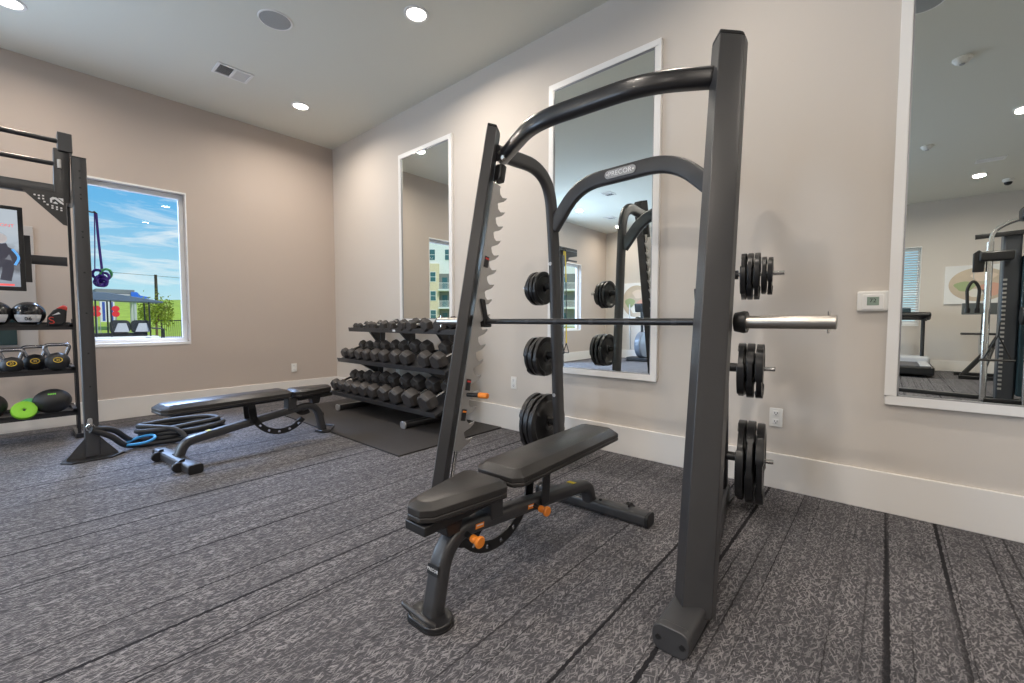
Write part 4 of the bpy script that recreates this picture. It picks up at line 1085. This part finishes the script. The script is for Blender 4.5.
h.add(vs, [(i*(ny+1)+j, (i+1)*(ny+1)+j, (i+1)*(ny+1)+j+1, i*(ny+1)+j+1) for i in range(nx) for j in range(ny)])
outside(h.build('hill', GRASS, smooth=60))
# golf cart
gc = thing('golf_cart', 'white golf cart with dark roof and two grey seats parked outside the window', 'golf cart', (-24, 3, ZG), rz=R(0), world=True)
CARTW = mat('cart_body', (.80, .80, .80), .4); ROOF = mat('cart_roof', (.10, .14, .19), .5); SEATG = mat('cart_seat', (.48, .48, .50), .6)
cx, cy = -24.0, 2.65
rp = MB().prism([(cy-1.1, 1.85), (cy+1.5, 1.78), (cy+1.52, 1.84), (cy+.75, 1.98), (cy-.2, 2.14), (cy-1.1, 2.18)], (cx, 0, 0), (0, 1, 0), (0, 0, 1), 1.25).build('roof', ROOF, gc, bevel=.02)
for y in (-.60, -.15, 1.06):
    for x in (-.52, .52): MB().cyl((cx+x, cy+y, ZG+.45), (cx+x, cy+y*(.98), ZG+2.0), .028, 8).build('roof_post', BLACK, gc)
MB().span((cx-.6, cy-1.1, ZG+.28), (cx+.6, cy+1.35, ZG+.52)).build('body', CARTW, gc, bevel=.06)
for y in (.13, .78):
    s_ = MB().prism(rrect(.64, .52, .16, 6), (cx+.30, cy+y, ZG+.92), (0, 1, 0), (-.15, 0, 1), .14).build('seat_back', BLACK, gc, bevel=.02)
    MB().prism([(-.20, -.20), (.27, -.20), (.19, .16), (-.07, .16)], (cx+.39, cy+y, ZG+.90), (0, 1, 0), (-.15, 0, 1), .03).build('cushion', SEATG, s_, bevel=.01)
MB().span((cx-.3, cy-.9, ZG+.52), (cx+.3, cy+1.0, ZG+.66)).build('bench_seat', BLACK, gc, bevel=.04)
for y in (-.75, .95):
    for x in (-.55, .55):
        w = MB().cyl((cx+x-.09, cy+y, ZG+.23), (cx+x+.09, cy+y, ZG+.23), .23, 20).build('wheel', RUBBER, gc, bevel=.02)
        MB().cyl((cx+x-.095, cy+y, ZG+.23), (cx+x+.095, cy+y, ZG+.23), .11, 16).build('rim', CARTW, w)
MB().tube(fil([(cx+.5, cy+1.1, ZG+.85), (cx+.5, cy+1.5, ZG+.82), (cx+.5, cy+1.5, ZG+.3)], .06, 4), .03, 8).build('rear_rail', BLACK, gc)
# banners and red signs beyond the cart
for (x, y, lab) in ((-31, 3.02, 'white and blue feather banner on the left beyond the golf cart'), (-31, 3.33, 'white and blue feather banner on the right beyond the golf cart')):
    f = thing('feather_banner', lab, 'banner', (x, y, ZG), group='feather banners outside')
    MB().cyl((x, y-.14, ZG-.06), (x, y-.14, 2.1), .015, 8).build('pole', ALU, f)
    MB().span((x-.01, y-.13, .95), (x+.01, y+.13, 2.05)).build('cloth', LABELW, f)
    MB().span((x+.011, y-.05, 1.0), (x+.013, y+.06, 2.0)).build('blue_stripe', mat('banner_blue', (.03, .08, .40), .6), f)
for (x, y, lab) in ((-30, 2.665, 'red round sign on the left beyond the golf cart'), (-30, 3.38, 'red round sign on the right beyond the golf cart')):
    f = thing('red_sign', lab, 'sign', (x, y, ZG), group='red signs outside')
    MB().cyl((x, y, ZG-.06), (x, y, ZG+1.7), .03, 8).build('pole', ALU, f)
    for zz in (1.36, 1.63): MB().cyl((x-.03, y, zz), (x+.03, y, zz), .15, 20).build('sign_disc', mat('sign_red', (.80, .02, .03), .5), f)
# low pavilion roof + blue banner behind cart
pv = thing('pavilion', 'low grey roofed pavilion beyond the golf cart', 'pavilion', (-44, 6.0, ZG))
MB().span((-46, 3.3, 2.70), (-43.9, 6.3, 3.02)).build('roof', mat('pavilion_roof', (.42, .42, .43), .7), pv, bevel=.05)
MB().span((-45.8, 3.9, 3.02), (-44.0, 6.1, 3.38)).build('upper_roof', mat('pavilion_upper', (.20, .21, .23), .7), pv, bevel=.05)
for y in (3.5, 6.1):
    for x in (-45.7, -44.2): MB().cyl((x, y, ZG-.1), (x, y, 2.75), .10, 10).build('column', GREY, pv)
MB().prism([(5.85, 2.8), (6.9, 2.72), (6.9, 2.85), (6.4, 2.95), (6.2, 3.2), (5.85, 3.2)], (-43.8, 0, 0), (0, 1, 0), (0, 0, 1), .06).build('blue_banner', mat('bright_blue', (.02, .15, .75), .5), pv)
# utility pole with wire
up_ = thing('utility_pole', 'dark utility pole with a wire beyond the golf cart', 'utility pole', (-52, 8.75, ZG))
MB().cyl((-52, 8.75, ZG-.1), (-52, 8.75, 5.3), .16, 10, r2=.11).build('pole', mat('pole_wood', (.05, .035, .025), .9), up_)
MB().tube(bez([(-52, -25, 6.6), (-52, -6, 5.5), (-52, 8.75, 5.2), (-52, 25, 4.6), (-52, 45, 4.8)], 6), .02, 6).build('wire', BLACK, up_)
# young tree
LEAF = mat('spring_leaves', (.30, .36, .03), .8, vary=.5, vscale=3)
def tree(x, y, hgt, rad, lab, n=1300):
    t = thing('young_tree', lab, 'tree', (x, y, ZG))
    MB().cyl((x, y, ZG-.1), (x, y, ZG+hgt*.55), .07, 8, r2=.04).build('trunk', mat('bark', (.18, .11, .06), .9), t)
    br = MB()
    for k in range(9):
        a = random.uniform(0, 2*PI); br.cyl((x, y, ZG+hgt*.4), (x+rad*.7*math.cos(a), y+rad*.7*math.sin(a), ZG+hgt*random.uniform(.6, .95)), .025, 6, r2=.008)
    br.build('branches', bpy.data.materials['bark'], t)
    lf = MB()
    for k in range(n):
        a = random.uniform(0, 2*PI); q = rad*random.uniform(.15, 1)**.6; zz = random.gauss(.68, .15)
        c = Vector((x+q*math.cos(a), y+q*math.sin(a), ZG+hgt*zz)); u = Vector((random.gauss(0, 1), random.gauss(0, 1), random.gauss(0, 1))).normalized(); w = u.orthogonal().normalized(); s = random.uniform(.05, .09)
        lf.add([c-u*s, c+w*s*.5, c+u*s, c-w*s*.5], [(0, 1, 2, 3)])
    lf.build('foliage', LEAF, t, smooth=0)
tree(-29.5, 4.92, 2.35, .75, 'young yellow green tree right of the golf cart')
fc = thing('metal_fence', 'low dark metal fence behind the young tree', 'fence', (-36, 7.6, ZG))
fm = MB()
for k in range(26): fm.cyl((-36, 6.3+k*.11, ZG-.1), (-36, 6.3+k*.11, ZG+1.2), .012, 5)
fm.build('pickets', BLACK, fc, smooth=0)
MB().span((-36.02, 6.2, ZG+1.12), (-35.98, 9.1, ZG+1.19)).build('rail', BLACK, fc)
for y in (6.25, 7.35, 9.1): MB().cyl((-36, y, ZG-.1), (-36, y, ZG+1.3), .04, 8).build('post', BLACK, fc)

# apartment building reflected in the mirrors
A0 = Vector((-86.0, -20.0, ZG)); dA = Vector((.757, -.653, 0)).normalized(); nA = Vector((.653, .757, 0)).normalized()
bd_ = thing('apartment_building', 'white and tan apartment building with balconies seen through windows in the mirrors', 'building', A0)
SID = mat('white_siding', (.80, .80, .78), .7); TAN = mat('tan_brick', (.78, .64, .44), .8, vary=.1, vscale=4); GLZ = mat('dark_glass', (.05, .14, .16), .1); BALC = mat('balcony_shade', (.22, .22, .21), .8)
def fbox(s0, s1, z0, z1, d0, d1):
    c = A0+dA*((s0+s1)/2)+nA*((d0+d1)/2)+Vector((0, 0, (z0+z1)/2)); rot = Matrix(((dA.x, nA.x, 0), (dA.y, nA.y, 0), (0, 0, 1)))
    return MB().box(c, (s1-s0, d1-d0, z1-z0), rot)
fbox(0, 85, -.1, 17.2, -10, 0).build('wall', SID, bd_, smooth=0)
def win(s, z, d=0, w=1.1, hgt=1.7):
    f = fbox(s-w/2-.08, s+w/2+.08, z-.08, z+hgt+.08, d, d+.05).build('window', WHITE, bd_, smooth=0)
    fbox(s-w/2, s+w/2, z, z+hgt, d+.05, d+.06).build('pane', GLZ, f, smooth=0)
    fbox(s-w/2, s+w/2, z+hgt*.5-.03, z+hgt*.5+.03, d+.06, d+.075).build('meeting_rail', WHITE, f, smooth=0)
for k in range(11):
    s0 = 3.1+7*k; s1 = s0+3.9; s2 = s0+7
    fbox(s0, s1, -.1, 11.0, 0, .6).build('tan_bay', TAN, bd_, smooth=0)
    for z_ in (1.3, 4.6, 7.9): win(s0+2.9, z_, .6, .9, 1.6)
    win(s0+2.7, 11.7, 0, .95, 1.8); win(s0+5.4, 11.7, 0, .95, 1.8)
    for z_ in (.35, 3.45, 6.55):
        r = fbox(s1, s2, z_, z_+2.75, 0, .02).build('balcony_recess_shade', BALC, bd_, smooth=0)  # flat dark sheet on the facade, its colour stands for recess shade
        fbox(s1+.5, s1+1.4, z_+.05, z_+2.1, .02, .05).build('balcony_door', GLZ, r, smooth=0)
        fbox(s1, s2, z_-.3, z_, 0, 1.3).build('balcony_slab', SID, bd_, smooth=0)
        rl = MB()
        for q in range(16):
            c = A0+dA*(s1+q*.2)+nA*1.25; rl.cyl((c.x, c.y, A0.z+z_), (c.x, c.y, A0.z+z_+1.05), .022, 4)
        a = A0+dA*s1+nA*1.25; e = A0+dA*s2+nA*1.25
        rl.cyl((a.x, a.y, A0.z+z_+1.05), (e.x, e.y, A0.z+z_+1.05), .04, 6)
        rl.build('balcony_railing', WHITE, bd_, smooth=0)
fbox(-.2, 85.2, 17.2, 17.7, -10.2, .3).build('parapet', mat('parapet', (.30, .30, .31), .7), bd_, smooth=0)
# shrubs at the foot of the building
SH = mat('shrub_leaves', (.10, .22, .04), .8, vary=.5, vscale=4)
nm = ('first', 'second', 'third', 'fourth', 'fifth', 'sixth', 'seventh')
for k in range(7):
    c = A0+dA*(28+k*2.6)+nA*4.0; lf = MB()
    for q in range(260):
        v = Vector((random.gauss(0, 1), random.gauss(0, 1), random.gauss(0, 1))).normalized()*random.uniform(.5, .95); p = c+Vector((v.x, v.y, .75+v.z*.75)); u = v.cross(Vector((random.random(), random.random(), 1))).normalized(); w = v.cross(u).normalized(); s = .12
        lf.add([p-u*s, p+w*s*.6, p+u*s, p-w*s*.6], [(0, 1, 2, 3)])
    sh = thing('shrub', 'round green shrub before the apartment building, %s from its left corner' % nm[k], 'shrub', c, group='shrubs by the apartment building')
    lf.build('foliage', SH, sh, smooth=0); MB().cyl((c.x, c.y, ZG-.1), (c.x, c.y, ZG+.7), .05, 6).build('stem', bpy.data.materials['bark'], sh)

# ------------------------------------------------------------------ sky, sun and added fill lamps
w = bpy.data.worlds.new('sky'); S.world = w; w.use_nodes = True
nt = w.node_tree; N = nt.nodes; L = nt.links; bg = N['Background']
tc = N.new('ShaderNodeTexCoord'); sp = N.new('ShaderNodeSeparateXYZ'); L.new(tc.outputs['Generated'], sp.inputs[0])
cr = N.new('ShaderNodeValToRGB'); L.new(sp.outputs[2], cr.inputs[0])
e = cr.color_ramp.elements; e[0].position = 0; e[0].color = (.36, .46, .49, 1); e[1].position = .6; e[1].color = (.04, .14, .38, 1)
q = cr.color_ramp.elements.new(.06); q.color = (.25, .42, .49, 1)
q = cr.color_ramp.elements.new(.20); q.color = (.085, .27, .46, 1)
mp = N.new('ShaderNodeMapping'); mp.inputs['Scale'].default_value = (2.2, 2.2, 13); mp.inputs['Rotation'].default_value = (R(14), R(8), R(20)); L.new(tc.outputs['Generated'], mp.inputs[0])
ns = N.new('ShaderNodeTexNoise'); ns.inputs['Scale'].default_value = 2.6; ns.inputs['Detail'].default_value = 7; ns.inputs['Roughness'].default_value = .62; ns.inputs['Distortion'].default_value = .6; L.new(mp.outputs[0], ns.inputs['Vector'])
mr = N.new('ShaderNodeMapRange'); mr.inputs['From Min'].default_value = .49; mr.inputs['From Max'].default_value = .70; mr.inputs['To Max'].default_value = .95; L.new(ns.outputs['Fac'], mr.inputs['Value'])
mx = N.new('ShaderNodeMix'); mx.data_type = 'RGBA'; L.new(mr.outputs[0], mx.inputs[0]); L.new(cr.outputs[0], mx.inputs[6]); mx.inputs[7].default_value = (.52, .53, .54, 1)
L.new(mx.outputs[2], bg.inputs['Color']); bg.inputs['Strength'].default_value = 1.9
def fill_lamp(name, loc, rot, sx, sy, w):  # area lamps added outside windows to strengthen the sky light
    l = bpy.data.lights.new(name, 'AREA'); l.shape = 'RECTANGLE'; l.size = sx; l.size_y = sy; l.energy = w; l.color = (.60, .76, 1.0) if name != 'sky_fill_lamp' else (.45, .62, 1.0)
    o = bpy.data.objects.new(name, l); COL.objects.link(o); o.location = loc; o.rotation_euler = rot
fill_lamp('window_fill_lamp', (XL-.30, (W3_ADDED[0]+W3_ADDED[1])/2, (W3_ADDED[2]+W3_ADDED[3])/2), (0, R(-90), 0), W3_ADDED[3]-W3_ADDED[2], W3_ADDED[1]-W3_ADDED[0], 190)  # sky coloured lamp added outside the unseen left window
fill_lamp('sky_fill_lamp', (-9.0, .87, 4.3), Vector((2.9, 0, -2.65)).to_track_quat('-Z', 'Y').to_euler(), 2.2, 1.6, 1100)  # added lamp high outside, throws blue light in through the visible window
fill_lamp('window_fill_lamp', ((W5_ADDED[0]+W5_ADDED[1])/2, YF-.30, (W5_ADDED[2]+W5_ADDED[3])/2), (R(90), 0, 0), W5_ADDED[1]-W5_ADDED[0], W5_ADDED[3]-W5_ADDED[2], 75)  # another added lamp, outside the unseen front window
sl = bpy.data.lights.new('sun', 'SUN'); sl.energy = 3.2; sl.angle = R(.6); sl.color = (1, .96, .88)
so = bpy.data.objects.new('sun', sl); COL.objects.link(so); so.rotation_euler = Vector((-.62, -.28, -.9)).to_track_quat('-Z', 'Y').to_euler()

# ------------------------------------------------------------------ camera
cam = bpy.data.cameras.new('camera'); co = bpy.data.objects.new('camera', cam); COL.objects.link(co)
cam.sensor_width = 36; cam.lens = 430.45*36/1024; cam.clip_start = .02; cam.clip_end = 400
co.location = (0, 0, 1.05); co.rotation_euler = (R(90-2.8544), 0, R(41.004))
S.camera = co
for o in bpy.data.objects:
    if '_w' in o: del o['_w']
S.cycles.use_denoising = True
S.cycles.max_bounces = 10; S.cycles.diffuse_bounces = 5; S.cycles.glossy_bounces = 5; S.cycles.transparent_max_bounces = 12
S.cycles.sample_clamp_indirect = 6
S.view_settings.view_transform = 'Standard'; S.view_settings.look = 'None'; S.view_settings.exposure = 0.0
